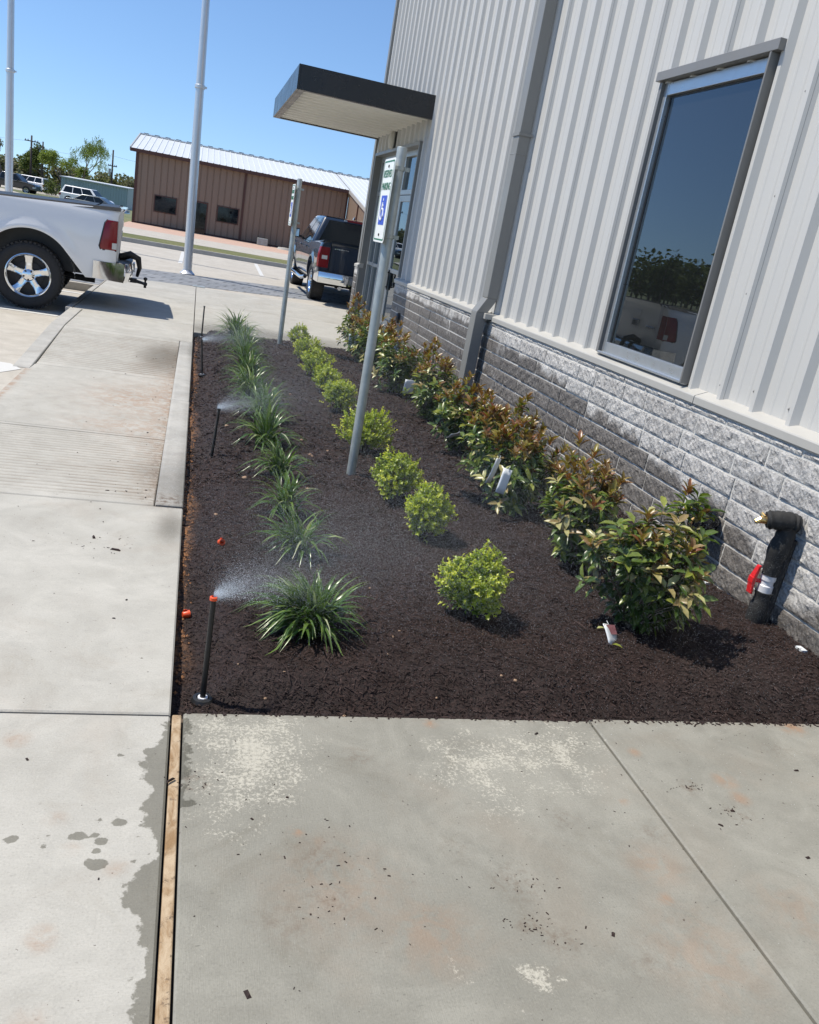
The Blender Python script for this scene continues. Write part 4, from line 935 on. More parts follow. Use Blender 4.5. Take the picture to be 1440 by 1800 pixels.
# things left on the inside sill
mb = MB(); mb.prism([(0, 0), (.09, 0), (.075, .30), (.02, .30)], 0, .035, 'xz'); mb.box(.02, .07, -.003, -.001, .05, .26)
o = mb.build('paper_bag', M_paper, None, bevel=.006, loc=(WX+.10, 5.88, 1.045)); tag(o, 'narrow pale paper bag standing on the sill inside the big window', 'paper bag')
# downspout
def downspout():
    mb = MB(); yc0, yc1 = 8.68, 8.86
    mb.box(WX-.165, WX-.045, yc0, yc1, 1.18, ZT)
    mb.box(WX-.167, WX-.043, yc0-.003, yc1+.003, 2.62, 2.635)
    # elbow and kicked out lower leg
    a = [(WX-.165, yc0, 1.18), (WX-.045, yc0, 1.18), (WX-.045, yc1, 1.18), (WX-.165, yc1, 1.18)]
    b = [(WX-.255, yc0, 1.02), (WX-.135, yc0, 1.02), (WX-.135, yc1, 1.02), (WX-.255, yc1, 1.02)]
    c = [(WX-.262, yc0, .02), (WX-.142, yc0, .02), (WX-.142, yc1, .02), (WX-.262, yc1, .02)]
    mb.hull8(b, a); mb.hull8(c, b)
    o = mb.build('downspout', M_taupe, bevel=.006); child(o)
    s_ = MB(); s_.box(WX-.175, WX-.03, yc0-.012, yc1+.012, 2.80, 2.83); s_.build('strap', M_taupe, o)
downspout()
mb = MB(); mb.box(WX-.17, WX-.02, 8.62, 8.9, ZS-.02, ZS+.04); child(mb.build('sill_end_cap', M_sill, bevel=.004))
# storefront
def storefront():
    xg = WX+.14; root = MB()
    for y in (SF0, 13.98, 15.86, SF1-.06): root.box(xg-.055, xg+.055, y, y+.06, 0, SFT-.0)
    root.box(xg-.053, xg+.055, SF0+.06, SF1-.06, SFT-.09, SFT-.001); root.box(xg-.053, xg+.053, SF0+.06, SF1-.06, 2.33, 2.41)
    root.box(xg-.053, xg+.053, 14.89, 14.94, 2.41, SFT-.09)
    root.box(xg-.053, xg+.053, 15.92, SF1-.06, 1.04, 1.10); root.box(xg-.053, xg+.053, SF0+.06, 13.98, 1.04, 1.10); root.box(xg-.053, xg+.053, 15.92, SF1-.06, 0, .14); root.box(xg-.053, xg+.053, SF0+.06, 13.98, 0, .14)
    root.box(xg-.053, xg+.053, 16.40, 16.44, .14, 2.33)
    o = root.build('storefront', M_alu_store, bevel=.003); child(o)
    g = MB(); g.box(xg-.004, xg+.004, SF0+.03, SF1-.03, 2.37, SFT-.05); g.box(xg-.004, xg+.004, SF0+.03, 14.0, .1, 2.37); g.box(xg-.004, xg+.004, 15.89, SF1-.03, .1, 2.37); g.build('glass', M_glass, o)
    for ya, yb, hy in ((14.045, 14.915, 14.83), (14.925, 15.855, 15.02)):
        d = MB(); x0, x1 = xg-.05, xg-.002; s_ = .075
        d.box(x0, x1, ya, ya+s_, .02, 2.32); d.box(x0, x1, yb-s_, yb, .02, 2.32); d.box(x0+.001, x1, ya+s_, yb-s_, .02, .25); d.box(x0+.001, x1, ya+s_, yb-s_, 2.22, 2.32); d.box(x0+.001, x1, ya+s_, yb-s_, 1.04, 1.11)
        dd = d.build('door', M_alu_store, bevel=.003); child(dd)
        g = MB(); g.box(xg-.028, xg-.022, ya+.05, yb-.05, .2, 2.28); g.build('glass', M_glass, dd)
        h = MB(); h.tube([(x0, hy, .78), (x0-.07, hy, .80), (x0-.07, hy, 1.02), (x0, hy, 1.04)], .017, 8); h.box(x0-.012, x0-.001, hy-.035, hy+.035, .74, 1.08); h.build('handle', M_black, dd, autosm=40)
    t = MB(); t.box(WX-.05, WX+.10, SF0-.05, SF0, ZS+.055, SFT+.05); t.box(WX-.05, WX+.10, SF0-.0, SF1+.0, SFT, SFT+.055); t.box(WX-.05, WX+.12, SF1, SF1+.06, 0.0, SFT+.055)
    child(t.build('door_trim', M_taupe, bevel=.003))
    n = MB(); n.box(WX+.02, WX+.13, SF0-.04, SF0, 0, SFT); child(n.build('door_jamb', M_darktrim))
storefront()
# oval wall lamp over the doors
mb = MB()
def ov(u, v):
    return (WX-.05-.09*math.sin(v)*1.0*abs(math.sin(u))**.8 if 0 else WX-.045-.085*math.cos(v)*math.sin(u), 15.62+.085*math.sin(v)*math.sin(u), 3.225+.155*math.cos(u))
mb.grid(ov, linsp(0, math.pi, 12), linsp(-math.pi/2, math.pi/2, 10)); o = mb.build('wall_lamp', simple('lamp_housing', (0.52, 0.50, 0.45), .4), smooth=True); child(o)
mb = MB(); mb.box(WX-.046, WX-.02, 15.53, 15.71, 3.06, 3.39); mb.build('backplate', M_taupe, o, bevel=.004); mb = MB(); mb.tube([(WX-.03, 15.50, 3.06), (WX-.03, 15.50, 3.36)], .008, 6); mb.build('conduit', M_black, o)
# black round hose reel cover on the shaded stone
mb = MB(); mb.lathe([(0, .05), (.05, .048), (.075, .03), (.08, 0)], (3.10, 12.86, .46), (-1, 0, 0), 20); o = mb.build('outlet_cover', M_black, autosm=40); child(o)
# canopy
def canopy():
    cx0, cx1, cy0, cy1, zb, zt = 1.14, WX-.036, 13.0, 17.22, 3.34, 3.665
    t = thing('entrance_canopy', 'flat dark metal canopy with ribbed pale soffit over the entrance doors', 'canopy', (cx1, 15.1, zb))
    def ch(o): o.parent = t; o.matrix_parent_inverse = Matrix.Translation((-cx1, -15.1, -zb)); return o
    m = MB()
    m.box(cx0, cx0+.03, cy0, cy1, zb, zt); m.box(cx0+.031, cx1, cy0, cy0+.03, zb, zt); m.box(cx0+.031, cx1, cy1-.03, cy1, zb, zt)
    m.box(cx0+.031, cx0+.12, cy0+.031, cy1-.031, zb, zb+.012); m.box(cx0+.121, cx1, cy0+.031, cy0+.10, zb, zb+.012); m.box(cx0+.121, cx1, cy1-.10, cy1-.031, zb, zb+.012)
    ch(m.build('fascia', M_canopy, bevel=.004))
    m = MB(); m.box(cx0+.03, cx1, cy0+.03, cy1-.03, zt-.05, zt-.03); ch(m.build('deck', M_darktrim))
    s_ = MB(); yy = cy0+.10; pts = []
    while yy < cy1-.1:
        pts += [(yy, zb+.075), (yy+.17, zb+.075), (yy+.20, zb+.016), (yy+.26, zb+.016), (yy+.29, zb+.075)]; yy += .345
    pts = [p for p in pts if p[0] <= cy1-.1]+[(cy1-.1, zb+.075)]
    s_.add([(x, p[0], p[1]) for p in pts for x in (cx0+.12, cx1)], [(2*i, 2*i+1, 2*i+3, 2*i+2) for i in range(len(pts)-1)]); ch(s_.build('soffit', M_soffit))
canopy()

# ------------------------------------------------------------------ insulated pipes at the wall
M_foam = simple('black_pipe_foam', (0.020, 0.020, 0.020), .8, var=.4, scale=20, bump=.9, bscale=30)
def standpipe():
    x, y = 3.015, 3.42; t = thing('wrapped_faucet', 'black foam wrapped riser pipe with red valve handle and brass tap at the wall', 'standpipe', (x, y, 0))
    def rough(path, r, n=16, k=.12, seed=1):
        rr = random.Random(seed); pts = []; rad = []
        for i in range(len(path)-1):
            for j in range(5): s = j/5; pts.append(tuple(a+(b-a)*s for a, b in zip(path[i], path[i+1]))); rad.append(r[i]+(r[i+1]-r[i])*s)
        pts.append(path[-1]); rad.append(r[-1]); m = MB(); m.tube(pts, [q*(1+rr.uniform(-k, k)) for q in rad], n); return m
    m = rough([(0, 0, -.05), (0, 0, .06), (0, 0, .20)], [.052, .050, .044]); m.build('foam_sleeve', M_foam, t, autosm=50)
    m = MB(); m.lathe([(.030, .19), (.038, .195), (.038, .235), (.033, .24), (.033, .262), (.038, .266), (.038, .30), (.030, .305)], n=18); m.build('white_coupling', M_pvc, t, autosm=40)
    m = MB(); m.tube([(-.03, .015, .25), (-.062, .03, .25)], .012, 8); m.box(-.082, -.060, .010, .050, .232, .268); m.build('valve_stem', M_red, t, bevel=.003)
    m = MB(); m.hull8([(-.074, .005, .175), (-.060, .005, .175), (-.060, .045, .175), (-.074, .045, .175)], [(-.080, .012, .24), (-.060, .012, .24), (-.060, .05, .24), (-.080, .05, .24)])
    m.hull8([(-.080, .012, .26), (-.060, .012, .26), (-.060, .05, .26), (-.080, .05, .26)], [(-.066, .010, .335), (-.050, .010, .335), (-.050, .035, .335), (-.066, .035, .335)]); m.build('valve_handle', M_red, t, bevel=.004)
    m = rough([(0, 0, .295), (0, 0, .40), (.012, -.005, .52), (.010, 0, .56)], [.044, .050, .050, .052], seed=4); m.build('upper_sleeve', M_foam, t, autosm=50)
    m = rough([(.055, -.01, .585), (0, 0, .592), (-.065, .015, .590), (-.10, .03, .582)], [.050, .054, .052, .045], seed=7); m.build('elbow_wrap', M_foam, t, autosm=50)
    m = MB(); m.tube([(-.09, .03, .58), (-.125, .045, .578)], .022, 10); m.tube([(-.12, .045, .578), (-.145, .05, .56)], [.017, .013], 8); m.tube([(-.115, .03, .595), (-.118, .055, .605)], .010, 8); m.build('brass_tap', M_brass, t, autosm=40)
    m = MB(); m.tube([(.045, -.012, -.03), (.05, -.01, .2), (.052, -.01, .5)], [.03, .026, .03], 12); m.build('tape_wrap', M_foam, t, autosm=50)
standpipe()
def coverpipe():
    x, y = 3.005, 4.07; t = thing('bagged_faucet', 'wall tap wrapped in a shiny black bag behind the nearest wall shrub', 'wrapped tap', (x, y, 0))
    m = MB()
    def f(u, v):
        a = 2*math.pi*v; zz = .21+.25*u; r = (.088*math.sin(min(1, u*1.15)*math.pi*.55+.35))*(1+.10*math.sin(5*a+9*u)+.06*math.sin(9*a-14*u)); 
        if u > .85: r *= math.sqrt(max(0, 1-((u-.85)/.15)**2))+.02
        return (r*math.cos(a)*.9, r*math.sin(a), zz)
    m.grid(f, linsp(0, 1, 26), linsp(0, 1, 36)); m.build('bag', M_blackgloss, t, smooth=True)
    m = MB(); m.tube([(0, 0, -.05), (0, 0, .22)], .045, 14); m.build('sleeve', M_foam, t, autosm=50)
    m = MB(); m.tube([(-.06, -.02, .38), (-.095, -.03, .36), (-.098, -.03, .335)], .010, 8); m.build('brass_fitting', M_brass, t)
coverpipe()
m = MB()
for i in range(3):
    yv = (3.05, 3.92, 3.98)[i]; m.box(3.02+.02*i, 3.05+.02*i, yv, yv+.05, float(mz(3.03, yv))+.0, float(mz(3.03, yv))+.012)
tag(m.build('plastic_scraps', M_paper), 'white plastic scraps on the mulch at the foot of the stone', 'litter', kind='stuff')

# ------------------------------------------------------------------ signs on posts
def text_mesh(s, size, mat, name, parent, loc, rot, sx=1.0, align='CENTER', ext=.0006, bold=0.0):
    cu = bpy.data.curves.new(name, 'FONT'); cu.body = s; cu.size = size; cu.align_x = align; cu.align_y = 'CENTER'; cu.extrude = ext; cu.offset = bold
    o = bpy.data.objects.new(name+'_tmp', cu); COL.objects.link(o); dg = bpy.context.evaluated_depsgraph_get(); me = bpy.data.meshes.new_from_object(o.evaluated_get(dg))
    COL.objects.unlink(o); bpy.data.objects.remove(o); me.materials.clear(); me.materials.append(mat)
    q = bpy.data.objects.new(name, me); link(q, parent); q.location = loc; q.rotation_euler = rot; q.scale = (sx, 1, 1); return q
def sign(x, y, top, label, far):
    t = thing('parking_sign', label, 'sign post', (x, y, 0), 0, 'reserved parking signs')
    m = MB(); m.lathe([(.031, -.1), (.031, top-.006), (.028, top), (.0, top+.003)], n=28); m.build('post', M_galv, t, autosm=40)
    p = thing('sign_panel', None, None); 
    bpy.data.objects.remove(p)
    zc = top-.075-.245; hw, hh, r = .160, .245, .028
    px = -.060
    def rrect(w, h, r, n=5):
        out = []
        for cx, cy, a0 in ((w-r, h-r, 0), (-w+r, h-r, 90), (-w+r, -h+r, 180), (w-r, -h+r, 270)):
            for k in range(n+1): a = math.radians(a0+90*k/n); out.append((cx+r*math.cos(a), cy+r*math.sin(a)))
        return out
    m = MB(); m.prism([(a, b+zc) for a, b in rrect(hw, hh, r)], px-.0015, px+.0015, 'yz'); pn = m.build('panel', M_signw, t)
    # border ring
    o_, i_ = rrect(hw-.012, hh-.012, r-.008), rrect(hw-.021, hh-.021, r-.014); n = len(o_); m = MB()
    m.add([(px-.0024, a, b+zc) for a, b in o_]+[(px-.0024, a, b+zc) for a, b in i_], [(k, (k+1) % n, n+(k+1) % n, n+k) for k in range(n)]); m.build('border', M_green, pn)
    R = (math.pi/2, 0, -math.pi/2)
    text_mesh('RESERVED', .062, M_green, 'lettering', pn, (px-.0028, 0, zc+.155), R, .86); text_mesh('PARKING', .062, M_green, 'lettering', pn, (px-.0028, 0, zc+.082), R, .95)
    m = MB(); m.prism([(a, b+zc-.055) for a, b in rrect(.082, .086, .006, 2)], px-.0030, px-.0022, 'yz'); m.build('blue_square', M_blue, pn)
    # wheelchair figure, seen from the west: left of the sign is +y
    m = MB(); X = px-.0042; zz = zc-.055
    def S(a, b): return (X, -a, zz+b)
    m.lathe([(0, .001), (.0095, 0)], S(-.010, .062), (-1, 0, 0), 16)
    m.tube([S(-.010, .045), S(-.006, .008), S(.026, .004), S(.040, -.034), S(.052, -.030)], .006, 6); m.tube([S(-.008, .028), S(.022, .026)], .005, 6)
    pts = [S(-.006+.036*math.cos(a), -.022+.036*math.sin(a)) for a in [math.radians(q) for q in range(115, 400, 15)]]; m.tube(pts, .0048, 6)
    m.build('wheelchair_symbol', M_signw, pn)
    for bz in (hh-.045, -hh+.045):
        m = MB(); m.lathe([(0, .006), (.008, .005), (.009, 0)], (px-.002, 0, zc+bz), (-1, 0, 0), 6); m.build('bolt', M_darkmetal, pn)
        m = MB(); m.lathe([(.0315, -.013), (.036, -.012), (.036, .012), (.0315, .013)], (0, 0, zc+bz), n=24); m.box(px+.003, -.03, -.014, .014, zc+bz-.013, zc+bz+.013); m.box(.034, .066, -.005, .005, zc+bz-.012, zc+bz+.012); m.build('bracket', M_galv, t, autosm=40)
    if far:
        m = MB(); m.box(px-.003, px-.0016, -.13, .13, zc-.225, zc-.165); m.build('small_strip', M_signw, pn)
    return t
s1 = sign(1.138, 5.35, 2.13, 'nearer reserved parking sign on a round galvanised post in the planting bed', False)
s2 = sign(1.145, 11.1, 2.10, 'farther reserved parking sign seen nearly edge on, by the far end of the bed', True)

# ------------------------------------------------------------------ flagpoles
def flagpole(x, y, z0, r, H, label, lean):
    t = thing('flagpole', label, 'flagpole', (x, y, z0), 0, 'flagpoles beside the entrance'); t.rotation_euler = (0, lean, 0)
    m = MB(); m.lathe([(r, 0), (r*.99, 2.2), (r*.76, H*.5), (r*.6, H*.75), (r*.4, H)], n=28); m.build('pole', M_flagpole, t, smooth=True)
    m = MB(); m.lathe([(0, .0), (r*1.7, 0), (r*1.75, .02), (r*1.45, .045), (r*1.18, .07), (r*1.05, .10)], n=28); m.build('base_collar', M_flagpole, t, autosm=40)
    m = MB(); m.lathe([(0, H-.02), (.05, H-.02), (.11, H+.08), (.05, H+.18), (0, H+.2)], n=16); m.build('finial', M_flagpole, t, smooth=True)
    m = MB(); m.box(-.03, .03, r*.9, r*1.0+.05, 1.3, 1.34); m.tube([(0, r+.03, 1.22), (0, r+.03, 1.42)], .012, 6); m.build('cleat', M_darkmetal, t)
    m = MB(); m.tube([(0, r+.03, 1.32), (0, r+.02, 4), (.0, r*.62+.03, H*.75), (0, .08, H-.1)], .007, 6); m.build('halyard', M_pvc, t)
    m = MB(); m.lathe([(r*1.0, 3.95), (r*1.12, 3.96), (r*1.12, 4.02), (r*1.0, 4.03)], n=20); m.box(0, r+.05, -.02, .02, 3.97, 4.01); m.build('band', M_flagpole, t, autosm=40)
flagpole(-.174, 20.77, 0, .100, 12.5, 'nearer silver flagpole on the paver band left of the brown building', -.019)
flagpole(-5.02, 26.0, 0, .10, 13.5, 'farther flagpole at the left edge behind the white pickup', -.012)
m = MB(); m.box(-.02, .22, 17.95, 18.25, -.003, .008); tag(m.build('ground_box_lid', M_galv, bevel=.003), 'small metal box lid set in the concrete near the flagpole', 'cover plate')

# ------------------------------------------------------------------ pickups
def wheel(parent, x, y, side, r=.405, w=.27, rimr=.262, spokes=True, z=None):
    t = thing('wheel', None, None, (x, y, r if z is None else z)); t.parent = parent
    for k in ('label', 'category'):
        if k in t: del t[k]
    hw = w/2
    m = MB(); m.lathe([(rimr-.012, -hw*.80), (rimr+.012, -hw*.96), (r*.86, -hw*1.04), (r*.955, -hw*.93), (r*.99, -hw*.75), (r, -hw*.35), (r, hw*.35), (r*.99, hw*.75), (r*.955, hw*.93), (r*.86, hw*1.04), (rimr+.012, hw*.96), (rimr-.012, hw*.80)], (0, 0, 0), (0, 1, 0), 48)
    for k in range(48):           # shoulder blocks
        a = 2*math.pi*k/48; c, s_ = math.cos(a), math.sin(a); c2, s2 = math.cos(a+.075), math.sin(a+.075)
        for sg in (-1, 1):
            ya, yb = sorted((sg*hw*.98, sg*hw*.5)); A = [(c*r*.955, ya, s_*r*.955), (c2*r*.955, ya, s2*r*.955), (c2*r*.955, yb, s2*r*.955), (c*r*.955, yb, s_*r*.955)]; B = [(p[0]/.955*1.006, p[1], p[2]/.955*1.006) for p in A]; m.hull8(A, B)
    m.build('tyre', M_rubber, t, autosm=40)
    yo = side*hw*.80
    def Y_(d): return yo-side*d
    m = MB(); m.lathe([(rimr+.006, -.0), (rimr+.006, .012), (rimr-.006, .016), (rimr-.022, .004), (rimr-.032, -.03), (rimr-.04, -.12)], (0, yo, 0), (0, side, 0), 44)
    for k in range(5):
        a = math.pi/2+2*math.pi*k/5; d = Vector((math.cos(a), 0, math.sin(a))); p = Vector((-math.sin(a), 0, math.cos(a)))
        def q(rr, w_, dep): return tuple(d*rr+p*w_+Vector((0, Y_(dep), 0)))
        rows = []
        for rr, wd, de in ((.030, .034, .030), (.075, .040, .022), (.14, .036, .026), (.20, .042, .020), (rimr-.02, .058, .006)):
            rows.append([q(rr, -wd, de+.035), q(rr, -wd, de+.010), q(rr, -wd*.72, de), q(rr, 0, de+.004), q(rr, wd*.72, de), q(rr, wd, de+.010), q(rr, wd, de+.035)])
        b = [v for r_ in rows for v in r_]; m.add(b, [(i*7+j, i*7+j+1, (i+1)*7+j+1, (i+1)*7+j) for i in range(4) for j in range(6)])
    m.lathe([(0, -.012), (.04, -.013), (.07, -.022), (.085, -.04)], (0, yo, 0), (0, side, 0), 24)
    ri = m.build('rim', M_chrome, t, autosm=45)
    m = MB(); m.lathe([(0, -.10), (rimr-.03, -.10)], (0, yo, 0), (0, side, 0), 32); m.lathe([(.165, -.095), (.165, -.075), (.05, -.07)], (0, yo, 0), (0, side, 0), 32); m.build('brake_disc', M_darkmetal, t)
    m = MB()
    for k in range(5):
        a = math.pi/2+2*math.pi*(k+.5)/5; m.lathe([(.0, .002), (.010, .001), (.012, -.02)], (math.cos(a)*.058, yo, math.sin(a)*.058), (0, side, 0), 8)
    m.build('lug_nuts', M_darkmetal, t)
    return t
AX = (1.055, 4.66); WR = .405
def pickup(name_label, loc, rz, paint, style):
    t = thing('pickup_truck', name_label, 'pickup truck', loc, rz, None, 1.08)
    L = 5.82
    def sy(x, z):
        y = float(np.interp(z, [.40, .50, .62, .80, .98, 1.10, 1.18, 1.28, 1.34, 1.372], [.90, .955, .985, 1.0, 1.003, .998, .985, .965, .940, .90]))
        if x < .16: y -= .060*((.16-x)/.16)**2
        if x > 5.1: y -= .22*((x-5.1)/.72)**2
        for ax in AX:
            d = math.hypot(x-ax, z-.44)
            y += .028*max(0, 1-abs(d-.555)/.10)**1.0*(1 if z > .44 else .4)
        return y
    def topz(x): return float(np.interp(x, [0.05, .3, 1.80, 1.84, 4.3, 4.6, 5.3, 5.74], [1.365, 1.345, 1.262, 1.255, 1.25, 1.24, 1.17, 1.02]))
    def botz(x):
        b = float(np.interp(x, [0.05, .6, 1.7, 4.2, 5.4, 5.74], [.50, .475, .47, .44, .48, .50]))
        for ax in AX:
            dx = abs(x-ax)
            if dx < .53: b = max(b, .44+math.sqrt(max(0, .53**2-dx*dx)))
            if .53 <= dx < .56: b = max(b, b)
        return b
    xs_ = sorted(set([.05, .055, .065, .08, .11, .16, .25, .4]+linsp(.63, 1.69, 34)+[1.75, 1.795]+[1.80, 1.90, 2.4, 2.9, 3.4, 3.9]+linsp(4.25, 5.31, 34)+[5.4, 5.5, 5.6, 5.7, 5.74]))
    body = MB()
    for sd in (-1, 1):
        def fn(x, v):
            b, tp = botz(x), topz(x); z = b+(tp-b)*v; return (x-.062*max(0, min(1, (z-1.27)/.095))**1.6*max(0, 1-x/.45), sd*sy(x, z), z)
        body.grid(lambda u, v: fn(u, v), xs_, [0, .03, .08, .15, .23, .32, .41, .5, .59, .68, .76, .83, .89, .94, .975, 1.0])
        # wheel arch returns
        for ax in AX:
            a_ = linsp(math.pi, 0, 24); body.add([(ax+.53*math.cos(a), sd*(sy(ax+.53*math.cos(a), .44+.53*math.sin(a))), .44+.53*math.sin(a)) for a in a_]+[(ax+.53*math.cos(a), sd*.70, .44+.53*math.sin(a)) for a in a_], [(i, i+1, 25+i, 24+i) for i in range(23)])
        # bed rail top
        body.add([(x, sd*sy(x, topz(x)), topz(x)) for x in (.05, .3, 1.0, 1.80)]+[(x, sd*.78, topz(x)) for x in (.05, .3, 1.0, 1.80)], [(i, i+1, 5+i, 4+i) for i in range(3)])
        # rear pillar beside the tailgate
        zz = linsp(.50, 1.365, 10); body.add([(.05, sd*sy(.05, z), z) for z in zz]+[(.05, sd*.77, z) for z in zz], [(i, i+1, 11+i, 10+i) for i in range(9)])
    # hood, front face, floor of cab top (belt deck)
    body.grid(lambda x, v: (x, v*sy(x, topz(x)), topz(x)+.035*(1-abs(v)**3)*(x < 5.6)), [4.3, 4.5, 4.7, 5.0, 5.3, 5.5, 5.65, 5.74], linsp(-1, 1, 11))
    body.add([(5.74, -sy(5.74, .5), .5), (5.74, sy(5.74, .5), .5), (5.74, sy(5.74, 1.02), 1.02), (5.74, -sy(5.74, 1.02), 1.02)], [(0, 1, 2, 3)])
    body.add([(1.83, -.96, 1.25), (4.32, -.96, 1.25), (4.32, .96, 1.25), (1.83, .96, 1.25)], [(0, 1, 2, 3)])
    body.add([(1.83, -.95, .45), (1.83, .95, .45), (1.83, .95, 1.25), (1.83, -.95, 1.25)], [(0, 1, 2, 3)])
    B = body.build('body', paint, t, autosm=38, weld=True)
    # dark inner tub and underbody
    m = MB(); m.box(.12, 5.6, -.68, .68, .50, .62); m.box(.10, 1.79, -.69, .69, .62, 1.24); m.box(4.2, 5.6, -.69, .69, .62, 1.1); m.box(1.7, 4.2, -.9, .9, .42, .47)
    m.build('underbody', M_black, t)
    m = MB(); m.tube([(AX[0], -.8, .40), (AX[0], .8, .40)], .05, 8); m.lathe([(.0, -.14), (.11, -.1), (.13, 0), (.11, .1), (0, .14)], (AX[0], 0, .40), (0, 1, 0), 12); m.tube([(1.6, .45, .45), (.3, .45, .42)], .04, 8); m.build('axle', M_darkmetal, t)
    # mudflap liner edges at the arch
    # gap between bed and cab
    m = MB(); m.box(1.797, 1.832, -.93, .93, .5, 1.25); m.build('cab_gap', M_black, t)
    # rail caps and bed cover
    m = MB()
    for xa, za, xb, zb_ in ((.03, -.062, .3, -.08), (.3, -.08, 1.79, -.160)):
        for sd in (-1, 1): m.hull8([(xa, sd*.955, 1.40+za), (xb, sd*.955, 1.40+zb_), (xb, sd*.80, 1.40+zb_), (xa, sd*.80, 1.40+za)], [(xa, sd*.925, 1.442+za), (xb, sd*.925, 1.442+zb_), (xb, sd*.80, 1.445+zb_), (xa, sd*.80, 1.445+za)])
        m.hull8([(xa+.03, -.79, 1.39+za), (xb, -.79, 1.39+zb_), (xb, .79, 1.39+zb_), (xa+.03, .79, 1.39+za)], [(xa+.03, -.79, 1.443+za), (xb, -.79, 1.443+zb_), (xb, .79, 1.443+zb_), (xa+.03, .79, 1.443+za)])
    m.build('bed_cover', M_black, t)
    # tailgate
    m = MB()
    def tg(u, v):
        z = .70+.672*v; x = .035+.012*math.cos(v*3)-.062*max(0, (z-1.29)/.085)**1.3; return (x-.018*(1-abs(u)**4)*.6, u*.765, z)
    m.grid(tg, linsp(-1, 1, 13), [0, .02, .1, .2, .3, .45, .6, .75, .86, .91, .94, .97, 1]); m.add([(-.03, -.765, 1.370), (-.03, .765, 1.370), (.10, .765, 1.370), (.10, -.765, 1.370)], [(0, 1, 2, 3)])
    for sd in (-1, 1): m.add([(.03, sd*.765, .70), (.12, sd*.765, .70), (.12, sd*.765, 1.370), (.0, sd*.765, 1.370)], [(0, 1, 2, 3)])
    G_ = m.build('tailgate', paint, t, autosm=40)
    m = MB(); m.box(-.006, .03, -.13, .13, 1.13, 1.22) if style == 'white' else m.box(-.002, .03, -.11, .11, 1.19, 1.25); m.build('handle', M_black if style != 'white' else paint, G_, bevel=.006)
    m = MB()
    if style == 'white':
        m.box(.004, .012, .40, .70, .98, 1.015); m.box(.0, .012, -.12, .12, .97, 1.07); m.build('badge', M_chrome, G_, bevel=.004)
    else:
        for k in range(7): m.box(.0, .012, .42+.042*k, .448+.042*k, 1.215+.004*(k % 2), 1.240); 
        m.box(.0, .010, -.35, .0, .86, .875); m.build('badge', M_chrome, G_)
    # tail lamps follow the body side and wrap round the corner
    for sd in (-1, 1):
        m = MB(); hz = (.86, 1.215) if style == 'white' else (.80, 1.235)
        n1, n2 = 9, 14
        def lf(u, v):
            z = hz[0]+(hz[1]-hz[0])*v
            wd = float(np.interp(v, [0, .08, .9, 1], [.185, .205, .150, .12])) if style == 'white' else .085
            x = .052+wd*u*(1 if style == 'white' else 1)
            rnd = 1-.02*(abs(2*v-1)**6)
            return (x, sd*(sy(x, z)+.008*rnd*(1-.8*(u > .97))*(1-.6*(v < .02 or v > .98))), z)
        m.grid(lf, linsp(0, 1, n1), [0, .03]+linsp(.08, .92, n2-4)+[.97, 1])
        def lb(u, v):     # rear facing face
            z = hz[0]+(hz[1]-hz[0])*v; ys_ = sy(.055, z)+.006; return (.046, sd*(ys_-(ys_-.785)*u), z)
        m.grid(lb, linsp(0, 1, 4), linsp(0, 1, 8))
        lm = m.build('tail_lamp', M_lamp, t, autosm=50)
        m = MB()
        if style == 'white': m.grid(lambda u, v: (lambda x, z: (x, sd*(sy(x, z)+.0105), z))(.052+.055*u, .875+.075*v), linsp(0, 1, 4), linsp(0, 1, 4)); m.build('reverse_lens', M_lens, lm)
        else:
            m.box(.038, .044, min(sd*.82, sd*.93), max(sd*.82, sd*.93), .98, 1.06); m.build('reverse_lens', M_lens, lm)
        # dark bezel
        m = MB(); 
        pts = []
        for v in linsp(0, 1, 10): z = hz[0]-.006+(hz[1]-hz[0]+.012)*v; wd = (float(np.interp(v, [0, .08, .9, 1], [.185, .205, .150, .12])) if style == 'white' else .085)+.010; x = .052+wd; pts += [(x, sd*(sy(x, z)+.003), z), (x-.014, sd*(sy(x-.014, z)+.009), z)]
        m.add(pts, [(2*i, 2*i+1, 2*i+3, 2*i+2) for i in range(9)])
        m.add([(.052, sd*(sy(.052, hz[0])+.004), hz[0]-.012), (.052+.165 if style == 'white' else .14, sd*(sy(.2, hz[0])+.004), hz[0]-.012), (.052+.165 if style == 'white' else .14, sd*(sy(.2, hz[0])+.007), hz[0]+.004), (.052, sd*(sy(.052, hz[0])+.007), hz[0]+.004)], [(0, 1, 2, 3)])
        m.build('lamp_bezel', M_black, lm)
    # bumper: swept chrome bar with step pad
    m = MB()
    def bp(u, v):
        y = u*.965; bx = -.155+.10*abs(u)**3+.0*v; zc = .50+.21*v; bulge = .018*math.sin(v*math.pi)
        dip = .055*math.exp(-(abs(u)/.28)**4)*(1-v)*(-1); x = bx-bulge; return (x, y, zc-.02*(1-v)-dip*0+(0.05 if abs(u) < .25 else 0)*(1-v)*.6)
    us = [-1, -.985, -.95, -.85, -.7, -.5, -.3, -.22, 0, .22, .3, .5, .7, .85, .95, .985, 1]
    m.grid(bp, us, linsp(0, 1, 7))
    for sd in (-1, 1):           # wrap-round ends
        m.grid(lambda u, v: (-.055+.37*u, sd*(.968+.040*math.sin(u*1.5)), .48+.02*u+(.23-.02*u)*v), linsp(0, 1, 7), linsp(0, 1, 5))
    Bm = m.build('rear_bumper', M_chrome, t, autosm=50)
    m = MB(); m.grid(lambda u, v: (bp(u, 1)[0]+(.17)*v, u*.955, .712+.010*math.sin(v*3)), us, linsp(0, 1, 4)); m.build('step_pad', M_black if style == 'blue' else M_darkmetal, Bm)
